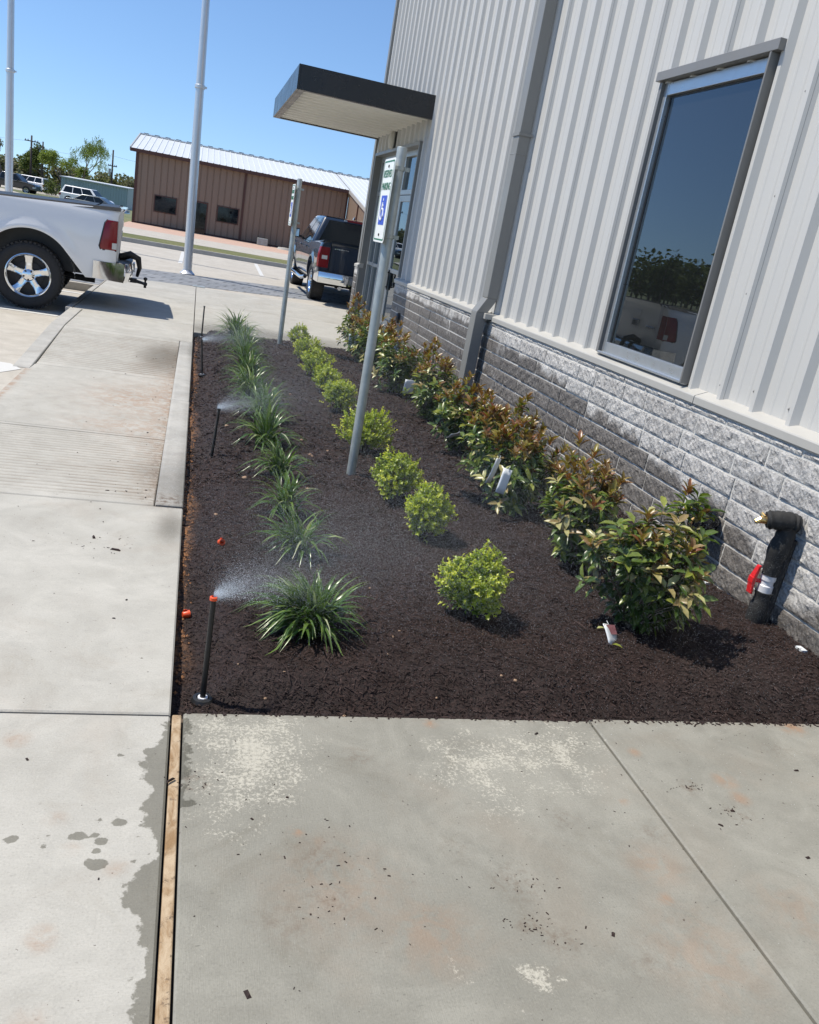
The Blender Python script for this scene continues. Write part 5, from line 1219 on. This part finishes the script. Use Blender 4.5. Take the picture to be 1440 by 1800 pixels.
    m = MB(); m.box(-.185, -.165, -.16, .16, .565, .68); m.build('number_plate', M_signw if style == 'white' else M_darkmetal, Bm)
    # tow hitch
    m = MB(); m.box(-.22, .15, -.04, .04, .415, .475); m.hull8([(-.36, -.032, .40), (-.20, -.032, .42), (-.20, .032, .42), (-.36, .032, .40)], [(-.36, -.032, .43), (-.20, -.032, .465), (-.20, .032, .465), (-.36, .032, .43)])
    m.lathe([(.028, .40), (.028, .435), (.013, .44), (.013, .462), (.025, .475), (.0275, .487), (.024, .503), (0, .512)], (-.335, 0, 0), (0, 0, 1), 14); m.lathe([(.018, .365), (.018, .40)], (-.335, 0, 0), (0, 0, 1), 8)
    if style == 'white': m.build('tow_hitch', M_darkmetal, t, autosm=40)
    if style == 'white':
        m = MB(); m.tube([(.02, .28, .74), (-.12, .30, .80), (-.22, .26, .76), (-.245, .22, .64), (-.22, .18, .52)], [.05, .05, .042, .03, .02], 10); m.build('trailer_plug_cable', M_black, t, smooth=True)
    # cab
    g0 = [(1.86, -.945, 1.235), (4.46, -.945, 1.225), (4.46, .945, 1.225), (1.86, .945, 1.235)]; g1 = [(2.10, -.70, 1.90), (3.50, -.70, 1.905), (3.50, .70, 1.905), (2.10, .70, 1.90)]
    m = MB(); m.hull8(g0, g1); gb = m.build('cab', paint, t, bevel=.075, seg=4, autosm=60)
    m = MB(); m.grid(lambda u, v: (2.12+1.36*u, .66*v, 1.905+.028*(1-v*v)*math.sin(math.pi*(.15+.7*u))), linsp(0, 1, 8), linsp(-1, 1, 9)); m.build('roof', paint, gb, smooth=True)
    def bil(c, u, v, off):
        a = Vector(c[0]).lerp(Vector(c[1]), u); b = Vector(c[3]).lerp(Vector(c[2]), u); n = (Vector(c[1])-Vector(c[0])).cross(Vector(c[3])-Vector(c[0])).normalized(); return a.lerp(b, v)+n*off
    def pane(c, pts, nm, mat, off=.004, par=None):
        m = MB(); V_ = [tuple(bil(c, u, v, off)) for u, v in pts]; W_ = [tuple(bil(c, u, v, off-.012)) for u, v in pts]; n = len(V_)
        m.add(V_+W_, [tuple(range(n))]+[(i, (i+1) % n, n+(i+1) % n, n+i) for i in range(n)]); return m.build(nm, mat, par or gb)
    Ls = [g0[2], g0[3], g1[3], g1[2]]      # left side, u from front to rear
    Rs = [g0[0], g0[1], g1[1], g1[0]]
    rear = [g0[3], g0[0], g1[0], g1[3]]; frn = [g0[1], g0[2], g1[2], g1[1]]
    for c, f in ((Ls, False), (Rs, True)):
        fl = (lambda p: [(1-a, b) for a, b in reversed(p)]) if f else (lambda p: p)
        pane(c, fl([(.10, .05), (.47, .05), (.475, .90), (.17, .90), (.08, .30)]), 'side_window', M_glassdark); pane(c, fl([(.51, .05), (.91, .05), (.90, .90), (.505, .90)]), 'side_window', M_glassdark)
    pane(rear, [(.07, .08), (.93, .08), (.90, .88), (.10, .88)], 'rear_window', M_glassdark); pane(frn, [(.05, .05), (.95, .05), (.93, .94), (.07, .94)], 'windscreen', M_glassdark)
    m = MB(); m.box(2.035, 2.075, -.20, .20, 1.845, 1.885); hb = m.build('high_brake_lamp', M_lamp, gb, bevel=.006)
    m = MB(); m.box(2.033, 2.074, .205, .27, 1.85, 1.88); m.box(2.033, 2.074, -.27, -.205, 1.85, 1.88); m.build('cargo_lamp', M_lens, hb)
    m = MB(); m.hull8([(2.35, -.02, 1.92), (2.55, -.02, 1.92), (2.55, .02, 1.92), (2.35, .02, 1.92)], [(2.33, -.006, 2.00), (2.38, -.006, 2.0), (2.38, .006, 2.0), (2.33, .006, 2.0)]); m.build('roof_antenna', paint, gb)
    for sd in (-1, 1):
        m = MB(); m.box(3.78, 3.92, min(sd*1.0, sd*1.20), max(sd*1.0, sd*1.20), 1.26, 1.50); mr = m.build('mirror', M_black, t, bevel=.03, seg=3); m = MB(); m.box(3.775, 3.779, min(sd*1.02, sd*1.18), max(sd*1.02, sd*1.18), 1.29, 1.47); m.build('mirror_glass', M_chrome, mr)
        m = MB(); m.box(3.84, 3.88, min(sd*.93, sd*1.02), max(sd*.93, sd*1.02), 1.28, 1.33); m.build('mirror_arm', M_black, mr)
        # door seams and handles
        for xd in (2.92, 4.02):
            m = MB(); m.add([(xd, sd*(sy(xd, z)+.0015), z) for z in linsp(.55, 1.285, 12)]+[(xd+.009, sd*(sy(xd, z)+.0015), z) for z in linsp(.55, 1.285, 12)], [(i, i+1, 13+i, 12+i) for i in range(11)]); m.build('door_seam', M_black, t)
        for xd in (2.02, 3.06):
            m = MB(); m.box(xd, xd+.20, min(sd*1.0, sd*1.035), max(sd*1.0, sd*1.035), 1.12, 1.16); m.build('door_handle', paint, t, bevel=.010)
        if style == 'blue':
            m = MB(); m.tube([(1.75, sd*1.0, .44), (1.95, sd*1.06, .40), (3.95, sd*1.06, .40), (4.1, sd*1.0, .44)], .045, 10); m.build('side_step', M_chrome, t, autosm=60)
    if style == 'blue':
        for sd in (-1, 1):
            m = MB(); m.tube([(.25, sd*.52, .40), (-.10, sd*.52, .415)], .048, 14, caps=False); m.tube([(-.095, sd*.52, .415), (-.02, sd*.52, .41)], .041, 14); m.build('exhaust_tip', M_chrome, t, autosm=60)
    m = MB(); m.box(5.735, 5.77, -.52, .52, .70, 1.02); m.build('grille', M_darkmetal, t, bevel=.01)
    for sd in (-1, 1):
        m = MB(); m.box(5.60, 5.76, min(sd*.54, sd*.80), max(sd*.54, sd*.80), .80, 1.0); m.build('headlight', M_lens, t, bevel=.02)
    m = MB(); m.grid(lambda u, v: (5.86-.20*abs(u)**3, u*.95, .42+.24*v), linsp(-1, 1, 13), linsp(0, 1, 4)); m.build('front_bumper', M_chrome, t, autosm=50)
    for ax in AX:
        for sd in (-1, 1): wheel(t, ax, sd*.845, sd, WR)
    return t
pickup('white pickup truck with its rear wheel and tail lamp over the walk edge', (-1.065, 13.45, -.130), math.pi+math.radians(4), M_carwhite, 'white')
pickup('dark blue pickup truck parked tail towards the doors behind the farther sign', (3.56, 18.35, -.004), math.pi/2, M_carblue, 'blue').scale = (1.08, 1.08, .97)

# ------------------------------------------------------------------ background cars
def car(px, py, D, rz, kind, paint, label):
    p = pos3(px, py, D); t = thing({'van': 'minivan', 'suv': 'suv', 'sedan': 'sedan', 'truck': 'parked_pickup'}[kind], label, {'van': 'minivan', 'suv': 'car', 'sedan': 'car', 'truck': 'pickup truck'}[kind], (p[0], D, p[2]), rz, 'vehicles parked beyond the white pickup', 1.08)
    Lc, H, belt, pr, gh = {'van': (5.1, 1.76, 1.02, [(0, .45), (.05, .95), (.12, 1.05), (4.2, 1.02), (4.9, .85), (5.08, .6), (5.1, .35), (0, .3)], [(.12, 1.0), (4.25, 1.0), (3.35, 1.76), (.35, 1.76)]),
                           'suv': (4.9, 1.78, 1.08, [(0, .45), (.04, 1.0), (.1, 1.1), (3.7, 1.08), (4.6, 1.0), (4.86, .85), (4.9, .4), (0, .35)], [(.1, 1.05), (3.85, 1.05), (3.1, 1.78), (.4, 1.78)]),
                           'sedan': (4.8, 1.46, .95, [(0, .45), (.03, .9), (.15, 1.0), (3.5, .97), (4.5, .82), (4.78, .62), (4.8, .35), (0, .3)], [(.55, .94), (3.75, .94), (2.75, 1.46), (1.35, 1.46)]),
                           'truck': (5.8, 1.9, 1.15, [(0, .5), (.03, 1.35), (1.75, 1.35), (1.8, 1.2), (4.4, 1.2), (5.6, 1.1), (5.78, .95), (5.8, .45), (0, .45)], [(1.85, 1.15), (4.45, 1.15), (3.6, 1.9), (2.1, 1.9)])}[kind]
    wd = .93; m = MB(); m.prism(pr, -wd, wd, 'xz'); m.build('body', paint, t, bevel=.06, seg=3, autosm=50)
    a, b, c, d = gh; m = MB(); m.hull8([(a[0], -wd*.95, a[1]), (b[0], -wd*.95, b[1]), (b[0], wd*.95, b[1]), (a[0], wd*.95, a[1])], [(d[0], -.66, d[1]), (c[0], -.66, c[1]), (c[0], .66, c[1]), (d[0], .66, d[1])])
    cb = m.build('cabin', paint, t, bevel=.06, seg=3, autosm=60); ax = (.95, Lc-.95)
    for sd in (-1, 1):
        def P(u, v): 
            x0 = a[0]+(b[0]-a[0])*u; x1 = d[0]+(c[0]-d[0])*u; return (x0+(x1-x0)*v, sd*(wd*.95+(.66-wd*.95)*v+.008), a[1]+(d[1]-a[1])*v)
        for u0, u1 in ((.06, .31), (.335, .60), (.625, .93)):
            m = MB(); m.add([P(u0, .12), P(u1, .12), P(min(u1, .93), .88), P(u0, .88)], [(0, 1, 2, 3)]); m.build('side_window', M_glassdark, cb)
        for x in ax:
            w_ = thing('wheel', None, None, (x, sd*.84, .36)); w_.parent = t
            m = MB(); m.lathe([(.0, -.11), (.36, -.11), (.375, -.05), (.375, .05), (.36, .11), (0, .11)], (0, 0, 0), (0, 1, 0), 24); m.build('tyre', M_rubber, w_, autosm=40)
            m = MB(); m.lathe([(.0, .02), (.06, .02), (.08, .0), (.2, -.0), (.24, .02)], (0, sd*.11, 0), (0, sd, 0), 20); m.build('rim', M_alu, w_, autosm=40)
            m = MB(); m.lathe([(.0, 0), (.42, 0)], (x, sd*(wd+.003), .40), (0, sd, 0), 24); m.build('wheel_arch', M_black, t)
        m = MB(); m.box(-.02, .20, min(sd*.72, sd*(wd+.012)), max(sd*.72, sd*(wd+.012)), pr[1][1]-.22, pr[1][1]-.02); m.build('tail_lamp', M_lamp, t)
        m = MB(); m.box(Lc-.28, Lc-.01, min(sd*.62, sd*(wd+.01)), max(sd*.62, sd*(wd+.01)), .66, .80); m.build('headlight', M_lens, t)
        m = MB(); m.box(b[0]-.55, b[0]-.40, min(sd*.95, sd*1.12), max(sd*.95, sd*1.12), a[1]+.02, a[1]+.18); m.build('mirror', paint, t, bevel=.02)
    m = MB(); m.add([(a[0]-.012+(d[0]-a[0])*v, y, a[1]+(d[1]-a[1])*v) for y, v in ((-.78, .15), (.78, .15), (.6, .85), (-.6, .85))], [(0, 1, 2, 3)]); m.build('rear_window', M_glassdark, cb)
    m = MB(); m.add([(b[0]+.012+(c[0]-b[0])*v, y, a[1]+(d[1]-a[1])*v) for y, v in ((-.82, .08), (.82, .08), (.62, .93), (-.62, .93))], [(0, 1, 2, 3)]); m.build('windscreen', M_glassdark, cb)
    return t
# rz: heading of the car's nose
car(26.5, 337, 100, math.radians(180-12), 'van', M_carwhite, 'x') if False else None
car(84, 339.5, 135, math.radians(158), 'van', M_carwhite, 'white minivan seen from its rear quarter between pole and trees')
car(-27, 327, 115, math.radians(-12), 'truck', M_carblack, 'black pickup at the left edge, nose towards the white minivan')
car(24, 329, 145, math.radians(-10), 'suv', M_carblack, 'dark vehicle half hidden behind the left flagpole')
car(201, 361, 138, math.radians(-14), 'suv', M_carwhite, 'white suv beside the left end of the brown building')
car(111, 357, 102, math.radians(-18), 'suv', M_carwhite, 'white suv behind the grey sedan and above the truck bed')
car(120, 369, 84, math.radians(-14), 'sedan', M_cargrey, 'grey sedan just above the rear of the white truck bed')

# ------------------------------------------------------------------ brown building
def brownhouse():
    y0 = 48.5; xl_, xr_ = -3.42, 7.74; yr = 54.6; ze, zr = 3.72, 4.74; zb = -.1; yb = 60.7
    t = thing('brown_building', 'long brown metal building with a silver ribbed roof and dark windows', 'building', (xl_, y0, 0))
    def ch(o): o.parent = t; o.matrix_parent_inverse = Matrix.Translation((-xl_, -y0, 0)); return o
    m = MB(); k = 0; x = xl_; pitch = .33; pts = []
    while x < xr_: pts += [(x, 0), (min(x+.26, xr_), 0), (min(x+.275, xr_), .03), (min(x+.315, xr_), .03)]; x += pitch
    pts.append((xr_, 0))
    m.add([(px_, y0+dy, z) for px_, dy in pts for z in (zb, ze)], [(2*i, 2*i+2, 2*i+3, 2*i+1) for i in range(len(pts)-1)])
    ch(m.build('wall', M_brown))
    m = MB(); m.prism([(y0+.04, zb), (yb, zb), (yb, ze), (yr, zr), (y0+.04, ze)], xl_+.0, xl_+.1, 'yz'); m.prism([(y0+.04, zb), (yb, zb), (yb, ze), (yr, zr), (y0+.04, ze)], 17.9, 18.0, 'yz'); ch(m.build('gable_wall', M_brown))
    # forward wing on the right: roof carries on down
    yf = 42.6; s_ = (zr-ze)/(yr-y0); zf = ze-s_*(y0-yf); m = MB()
    x = y0; pts = []
    while x > yf: pts += [(x, 0), (max(x-.26, yf), 0), (max(x-.275, yf), .03), (max(x-.315, yf), .03)]; x -= .33
    pts.append((yf, 0))
    m.add([(xr_+.02+dx, py_, z) for py_, dx in pts for z in (zb, None)], []) if False else None
    V_ = []
    for py_, dx in pts: V_ += [(xr_+.02+dx, py_, zb), (xr_+.02+dx, py_, ze-s_*(y0-py_)-.03)]
    m.add(V_, [(2*i, 2*i+2, 2*i+3, 2*i+1) for i in range(len(pts)-1)]); m.add([(xr_, yf, zb), (18, yf, zb), (18, yf, zf-.03), (xr_, yf, zf-.03)], [(0, 1, 2, 3)]); ch(m.build('wing_wall', M_brown))
    # roof: ribbed
    def roofpts(a, b): 
        out = []; x = a
        while x < b: out += [(x, 0), (min(x+.26, b), 0), (min(x+.275, b), .028), (min(x+.305, b), .028), (min(x+.32, b), 0)]; x += .32
        return out+[(b, 0)]
    m = MB()
    def strip(a, b, ya, za, yb_, zb_):
        P = roofpts(a, b); m.add([v for px_, dz in P for v in ((px_, ya, za+dz), (px_, yb_, zb_+dz))], [(2*i, 2*i+2, 2*i+3, 2*i+1) for i in range(len(P)-1)])
    strip(xl_-.28, xr_, y0-.35, ze-s_*.35+.02, yr, zr+.02); strip(xr_, 18, yf-.35, zf-s_*.35+.02, yr, zr+.02); strip(xl_-.28, 18, yr, zr+.02, yb, ze)
    ch(m.build('roof', M_roofm))
    m = MB(); m.box(xl_-.28, 18, yr-.16, yr+.16, zr+.03, zr+.085); 
    ch(m.build('ridge_cap', M_roofm))
    m = MB(); xx = xl_-.1
    while xx < 18: m.box(xx, xx+.28, yr-.12, yr+.12, zr+.088, zr+.12); xx += .6
    ch(m.build('ridge_clips', M_darktrim))
    # trims
    m = MB(); m.box(xl_-.29, xr_+.02, y0-.38, y0-.33, ze-s_*.35-.15, ze-s_*.35+.02); m.box(xl_-.02, xl_+.12, y0-.05, y0-.01, zb, ze-.05); m.box(2.10, 2.22, y0-.06, y0-.01, zb, ze-.02); m.box(xr_-.10, xr_+.0, y0-.05, y0-.0, zb, ze-.04); m.box(xl_-.02, xr_, y0-.03, y0-.005, zb, .14)
    m.box(xr_-.03, xr_+.01, yf+2.2, yf+2.38, zb, ze-s_*4.0); m.box(xr_-.03, xr_+.01, yf-.0, yf+.16, zb, zf); ch(m.build('trim', M_browntrim))
    m = MB(); m.hull8([(xr_-.06, yf-.36, zf-s_*.36-.13), (xr_+.0, yf-.36, zf-s_*.36-.13), (xr_+.0, y0-.36, ze-s_*.36-.13), (xr_-.06, y0-.36, ze-s_*.36-.13)], [(xr_-.06, yf-.36, zf-s_*.36+.04), (xr_, yf-.36, zf-s_*.36+.04), (xr_, y0-.36, ze-s_*.36+.04), (xr_-.06, y0-.36, ze-s_*.36+.04)])
    m.hull8([(xl_-.32, y0-.36, ze-s_*.36-.11), (xl_-.27, y0-.36, ze-s_*.36-.11), (xl_-.27, yr, zr-.1), (xl_-.32, yr, zr-.1)], [(xl_-.32, y0-.36, ze-s_*.36+.06), (xl_-.27, y0-.36, ze-s_*.36+.06), (xl_-.27, yr, zr+.08), (xl_-.32, yr, zr+.08)]); ch(m.build('rake_trim', M_sill))
    for xa, xb, za, zc_ in ((-2.40, -1.23, .78, 1.64), (.84, 2.0, .84, 1.68)):
        m = MB(); m.box(xa, xb, y0-.03, y0+.02, za, zc_); w = m.build('window', M_browntrim); ch(w); m = MB(); m.box(xa+.05, xb-.05, y0-.036, y0-.031, za+.05, zc_-.05); m.build('pane', M_glassdark, w)
    m = MB(); m.box(-.33, .36, y0-.03, y0+.02, -.08, 1.70); w = m.build('door', M_browntrim); ch(w); m = MB(); m.box(-.26, .29, y0-.037, y0-.031, .0, 1.62); m.build('pane', M_glassdark, w)
    o = MB(); o.box(3.05, 3.6, y0-1.2, y0-.7, .06, .42); tag(o.build('condenser_unit', M_galv, bevel=.02), 'small metal utility unit in front of the brown building', 'utility box'); 
brownhouse()
m = MB(); m.lathe([(0, .12), (.34, .1), (.40, .02), (.42, 0)], n=20); tag(m.build('round_lid', M_kerb, None, autosm=40, loc=(4.45, 46.5, .06)), 'round pale utility lid on the pavers by the brown building', 'manhole cover')
m = MB()
for xx in (-4.05, -4.35): m.box(xx, xx+.12, 47.0, 47.12, .0, .5)
# pale shed beyond
def shed():
    p = pos3(107, 340, 124); t = thing('metal_shed', 'low pale blue green metal shed among the far parked cars', 'shed', (p[0], 124, gz(124)-.2), math.radians(-13))
    m = MB(); Lx, Dy, H = 8.6, 3.0, 2.85; pts = []; x = 0
    while x < Lx: pts += [(x, 0), (min(x+.24, Lx), 0), (min(x+.27, Lx), .03), (min(x+.33, Lx), .03)]; x += .36
    pts.append((Lx, 0)); m.add([(a, dy, z) for a, dy in pts for z in (0, H)], [(2*i, 2*i+2, 2*i+3, 2*i+1) for i in range(len(pts)-1)]); m.box(0, .05, .04, Dy, 0, H+.05); m.box(Lx-.05, Lx, .04, Dy, 0, H+.05); m.box(0, Lx, Dy-.05, Dy, 0, H+.1); m.build('wall', M_shed, t)
    m = MB(); m.hull8([(-.15, -.25, H), (Lx+.15, -.25, H), (Lx+.15, Dy+.1, H+.12), (-.15, Dy+.1, H+.12)], [(-.15, -.25, H+.1), (Lx+.15, -.25, H+.1), (Lx+.15, Dy+.1, H+.22), (-.15, Dy+.1, H+.22)]); m.build('roof', M_roofm, t)
    m = MB(); m.box(3.4, 3.9, -.03, -.005, 1.5, 1.95); m.build('window', M_glassdark, t)
    for xx in (.5, 2.2): m = MB(); m.tube([(xx, -.2, 0), (xx, -.2, H)], .05, 6); m.build('post', M_shed, t)
shed()

# ------------------------------------------------------------------ utility poles and wires
def upole(px, pyt, pyb, D, arm, label, box=False):
    top = pos3(px, pyt, D); zb = gz(D)-.3; t = thing('utility_pole', label, 'utility pole', (top[0], D, zb), math.radians(12), 'wooden utility poles'); H = top[2]-zb
    m = MB(); m.tube([(0, 0, 0), (0, 0, H)], [.17, .12], 10); m.build('pole', M_pole, t, smooth=True)
    for k, (dz, w) in enumerate(arm):
        m = MB(); m.box(-w, w, -.05, .05, H-dz-.07, H-dz+.07)
        m.build('crossarm', M_pole, t)
        m = MB()
        for xx in (-w+.1, -w*.5, w*.5, w-.1): m.lathe([(.045, 0), (.07, .05), (.03, .1), (.06, .14), (0, .2)], (xx, 0, H-dz+.07), n=8)
        m.build('insulators', M_darkmetal, t)
    if box: m = MB(); m.lathe([(0, -.45), (.2, -.45), (.2, .45), (0, .48)], (-.38, 0, H-3.3), n=12); m.build('transformer', M_galv, t, autosm=40)
    return top
t1 = upole(56, 238, 312, 145, [(.8, .95)], 'leftmost wooden utility pole with one crossarm')
t2 = upole(76, 249, 312, 165, [(1.3, 1.2)], 'middle wooden utility pole rising behind the small tree')
t3 = upole(199.5, 263.5, 330, 150, [(2.4, .7)], 'rightmost utility pole with a transformer near the brown building', True)
def wire(name, a, b, sag, r, label):
    pts = []
    for i in range(17): s = i/16; pts.append((a[0]+(b[0]-a[0])*s, a[1]+(b[1]-a[1])*s, a[2]+(b[2]-a[2])*s-sag*4*s*(1-s)))
    m = MB(); m.tube(pts, r, 4); tag(m.build(name, M_pole), label, 'power line', 'power lines')
wire('power_line', (t1[0]-30, 140, t1[2]+.3), (t1[0], 145, t1[2]-.8), 1.0, .014, 'thin power line left of the leftmost pole')
wire('power_line', (t1[0], 145, t1[2]-.8), (t2[0], 165, t2[2]-1.0), .2, .014, 'thin power line between the two left poles')
wire('power_line', (t2[0], 165, t2[2]-1.0), (t3[0], 150, t3[2]-.9), .5, .016, 'thin power line from the middle pole past the willow')
wire('power_line', (t3[0], 150, t3[2]-.9), (t3[0]+40, 145, t3[2]+.2), 1.0, .016, 'thin power line running behind the brown building')

# ------------------------------------------------------------------ trees
def branches(m, p, d, L, r, depth, tips, spread=.5, grav=0.0, rr=random):
    pts = [p]; q = Vector(p); dd = Vector(d)
    for i in range(3):
        dd = (dd+Vector((rr.gauss(0, .12), rr.gauss(0, .12), rr.gauss(.03, .06)-grav))).normalized(); q = q+dd*(L/3); pts.append(tuple(q))
    m.tube(pts, [r, r*.87, r*.74, r*.58], 6 if depth > 1 else 4, caps=False)
    if depth == 0: tips.append((q, dd)); return
    tips.append((q, dd)) if depth == 1 else None
    for k in range(rr.choice([2, 3, 3])):
        nd = (dd+Vector((rr.gauss(0, spread), rr.gauss(0, spread), rr.gauss(.1, spread*.5)))).normalized(); branches(m, tuple(q), nd, L*rr.uniform(.6, .82), r*.56, depth-1, tips, spread, grav, rr)
def tree(x, y, H, W_, mat, kind, label, group, seed, name='tree', nleaf=2600, ls=.28):
    rr = random.Random(seed); zb = gz(y)-.2; t = thing(name, label, 'tree', (x, y, zb), 0, group)
    m = MB(); tips = []
    if kind == 'willow':
        branches(m, (0, 0, 0), (.04, 0, 1), H*.36, H*.022, 4, tips, .50, .0, rr)
    else: branches(m, (0, 0, 0), (0, 0, 1), H*.34, H*.022, 3, tips, .55, .0, rr)
    xs_ = [abs(q.x) for q, _ in tips]; zs_ = [q.z for q, _ in tips]; sx = W_/2/max(max(xs_), .1); sz = H*.97/max(zs_)
    m.v = [(a*(1+(sx-1)*min(1, c/(H*.3))), b*(1+(sx-1)*min(1, c/(H*.3))), c*sz) for a, b, c in m.v]
    m.build('trunk', M_bark, t, smooth=True)
    tp = np.array([(q.x*sx, q.y*sx, q.z*sz) for q, _ in tips]); P, D, N, L, Wd, T = [], [], [], [], [], []
    if kind == 'willow':
        per = max(1, nleaf//len(tp)//8)
        for c in tp:
            for s_ in range(per):
                a = rr.random()*6.28; o = c+np.array([rr.gauss(0, .35), rr.gauss(0, .35), rr.gauss(0, .3)]); hang = rr.uniform(.3, 1.5)*(1.2-.5*c[2]/H)
                if rr.random() < .25+.35*(c[0] > 0): continue
                for k in range(8):
                    s = k/8; P.append(o+np.array([.35*s*math.cos(a), .35*s*math.sin(a), -hang*s*s])); D.append((rr.gauss(0, .5), rr.gauss(0, .5), -1)); N.append((rr.gauss(0, 1), -1, .2)); l = rr.uniform(.7, 1.2)*ls; L.append(l); Wd.append(l*.3); T.append(rr.random())
    else:
        cl = tp[np.array([rr.randrange(len(tp)) for _ in range(nleaf)])]; tone = {i: rr.random() for i in range(len(tp))}
        low = kind == 'bush'
        for i in range(nleaf):
            c = cl[i]; v = np.array([rr.gauss(0, 1), rr.gauss(0, 1), rr.gauss(0, .8)]); v = v/np.linalg.norm(v)*rr.random()**.4*H*.13*(1.25 if low else 1); q = c*np.array([1, 1, 1 if not low else rr.uniform(.25, 1)])+v
            if q[2] < .2: q[2] = .2+rr.random()*.5
            P.append(q); D.append((rr.gauss(0, 1), rr.gauss(0, 1), rr.gauss(0, .6))); N.append((rr.gauss(0, .6), rr.gauss(0, .6), 1)); l = rr.uniform(.7, 1.3)*ls; L.append(l); Wd.append(l*.7); T.append(min(1, max(0, rr.gauss(.5, .25))))
    leaf_mesh('crown', P, D, N, L, Wd, np.array(T), mat, t, False); return t
def at(px, py, D): p = pos3(px, py, D); return p
p = at(137, 312, 142); tree(p[0], 142, 9.6, 8.0, M_willow, 'willow', 'tall loose willow with thin pale green drooping twigs above the shed', 'trees behind the parked cars', 3, 'willow_tree', 17000, .17)
p = at(99, 312, 138); tree(p[0], 138, 5.9, 6.4, M_willow, 'round', 'bright yellow green small tree left of the willow', 'trees behind the parked cars', 8, 'tree', 5200, .20)
p = at(82, 300, 168); tree(p[0], 168, 7.4, 7.0, M_tree1, 'round', 'dark green tree behind the bright yellow green one', 'trees behind the parked cars', 12, 'tree', 4200, .28)
p = at(2, 300, 150); tree(p[0], 150, 6.6, 6.5, M_tree2, 'round', 'pale olive tree at the left edge behind the flagpole', 'trees behind the parked cars', 15, 'tree', 4200, .24)
p = at(155, 320, 146); tree(p[0], 146, 3.9, 5.5, M_tree1, 'bush', 'low dark bushy tree below the willow right of its trunk', 'trees behind the parked cars', 17, 'tree', 3400, .24)
p = at(98, 332, 132); tree(p[0], 132, 2.3, 2.6, M_tree1, 'bush', 'dark clipped bush at the left end of the shed', 'trees behind the parked cars', 19, 'bush', 1400, .18)
p = at(222, 325, 160); tree(p[0], 160, 4.6, 7.5, M_tree2, 'bush', 'grey green tree just left of the brown building', 'trees behind the parked cars', 21, 'tree', 3800, .28)
# woods on the horizon and the woods facing the wall (seen in the window)
def woods(name, label, line, n, hmin, hmax, ls, mat, seed):
    rr = random.Random(seed); P, D, N, L, Wd, T = [], [], [], [], [], []
    m = MB()
    for k in range(n):
        s = rr.random()*(len(line)-1); i = int(s); f = s-i; x = line[i][0]+(line[i+1][0]-line[i][0])*f+rr.gauss(0, 4); y = line[i][1]+(line[i+1][1]-line[i][1])*f+rr.gauss(0, 4); H = rr.uniform(hmin, hmax); zb = gz(y); R = H*rr.uniform(.28, .42); tone = rr.uniform(.1, .8)
        m.tube([(x, y, zb-.3), (x+rr.gauss(0, .2), y, zb+H*.7)], [H*.02, H*.008], 5)
        for j in range(170):
            v = np.array([rr.gauss(0, 1), rr.gauss(0, 1), rr.gauss(0, 1)]); v = v/np.linalg.norm(v)*rr.random()**.45
            P.append((x+v[0]*R, y+v[1]*R, zb+H*.52+v[2]*H*.46)); D.append((rr.gauss(0, 1), rr.gauss(0, 1), rr.gauss(0, .6))); N.append((rr.gauss(0, .7), rr.gauss(0, .7), 1)); l = rr.uniform(.6, 1.3)*ls; L.append(l); Wd.append(l*.8); T.append(np.clip(tone+rr.gauss(0, .15), 0, 1))
    o = leaf_mesh(name, P, D, N, L, Wd, np.array(T), mat, None, False); tag(o, label, 'woods', kind='stuff')
    b = m.build(name+'_trunks', M_bark); tag(b, 'thin trunks of '+label, 'trunks', kind='stuff')
woods('far_woods', 'hazy low woods along the horizon behind the shed', [(-120, 215), (-75, 220), (-40, 225), (0, 235), (40, 240)], 200, 4.6, 6.8, .8, M_tree2, 4)
woods('west_woods', 'woods across the parking lot facing the metal building', [(-62, 40), (-66, 80), (-70, 110), (-78, 150)], 110, 6.5, 9.5, .8, M_tree1, 6)
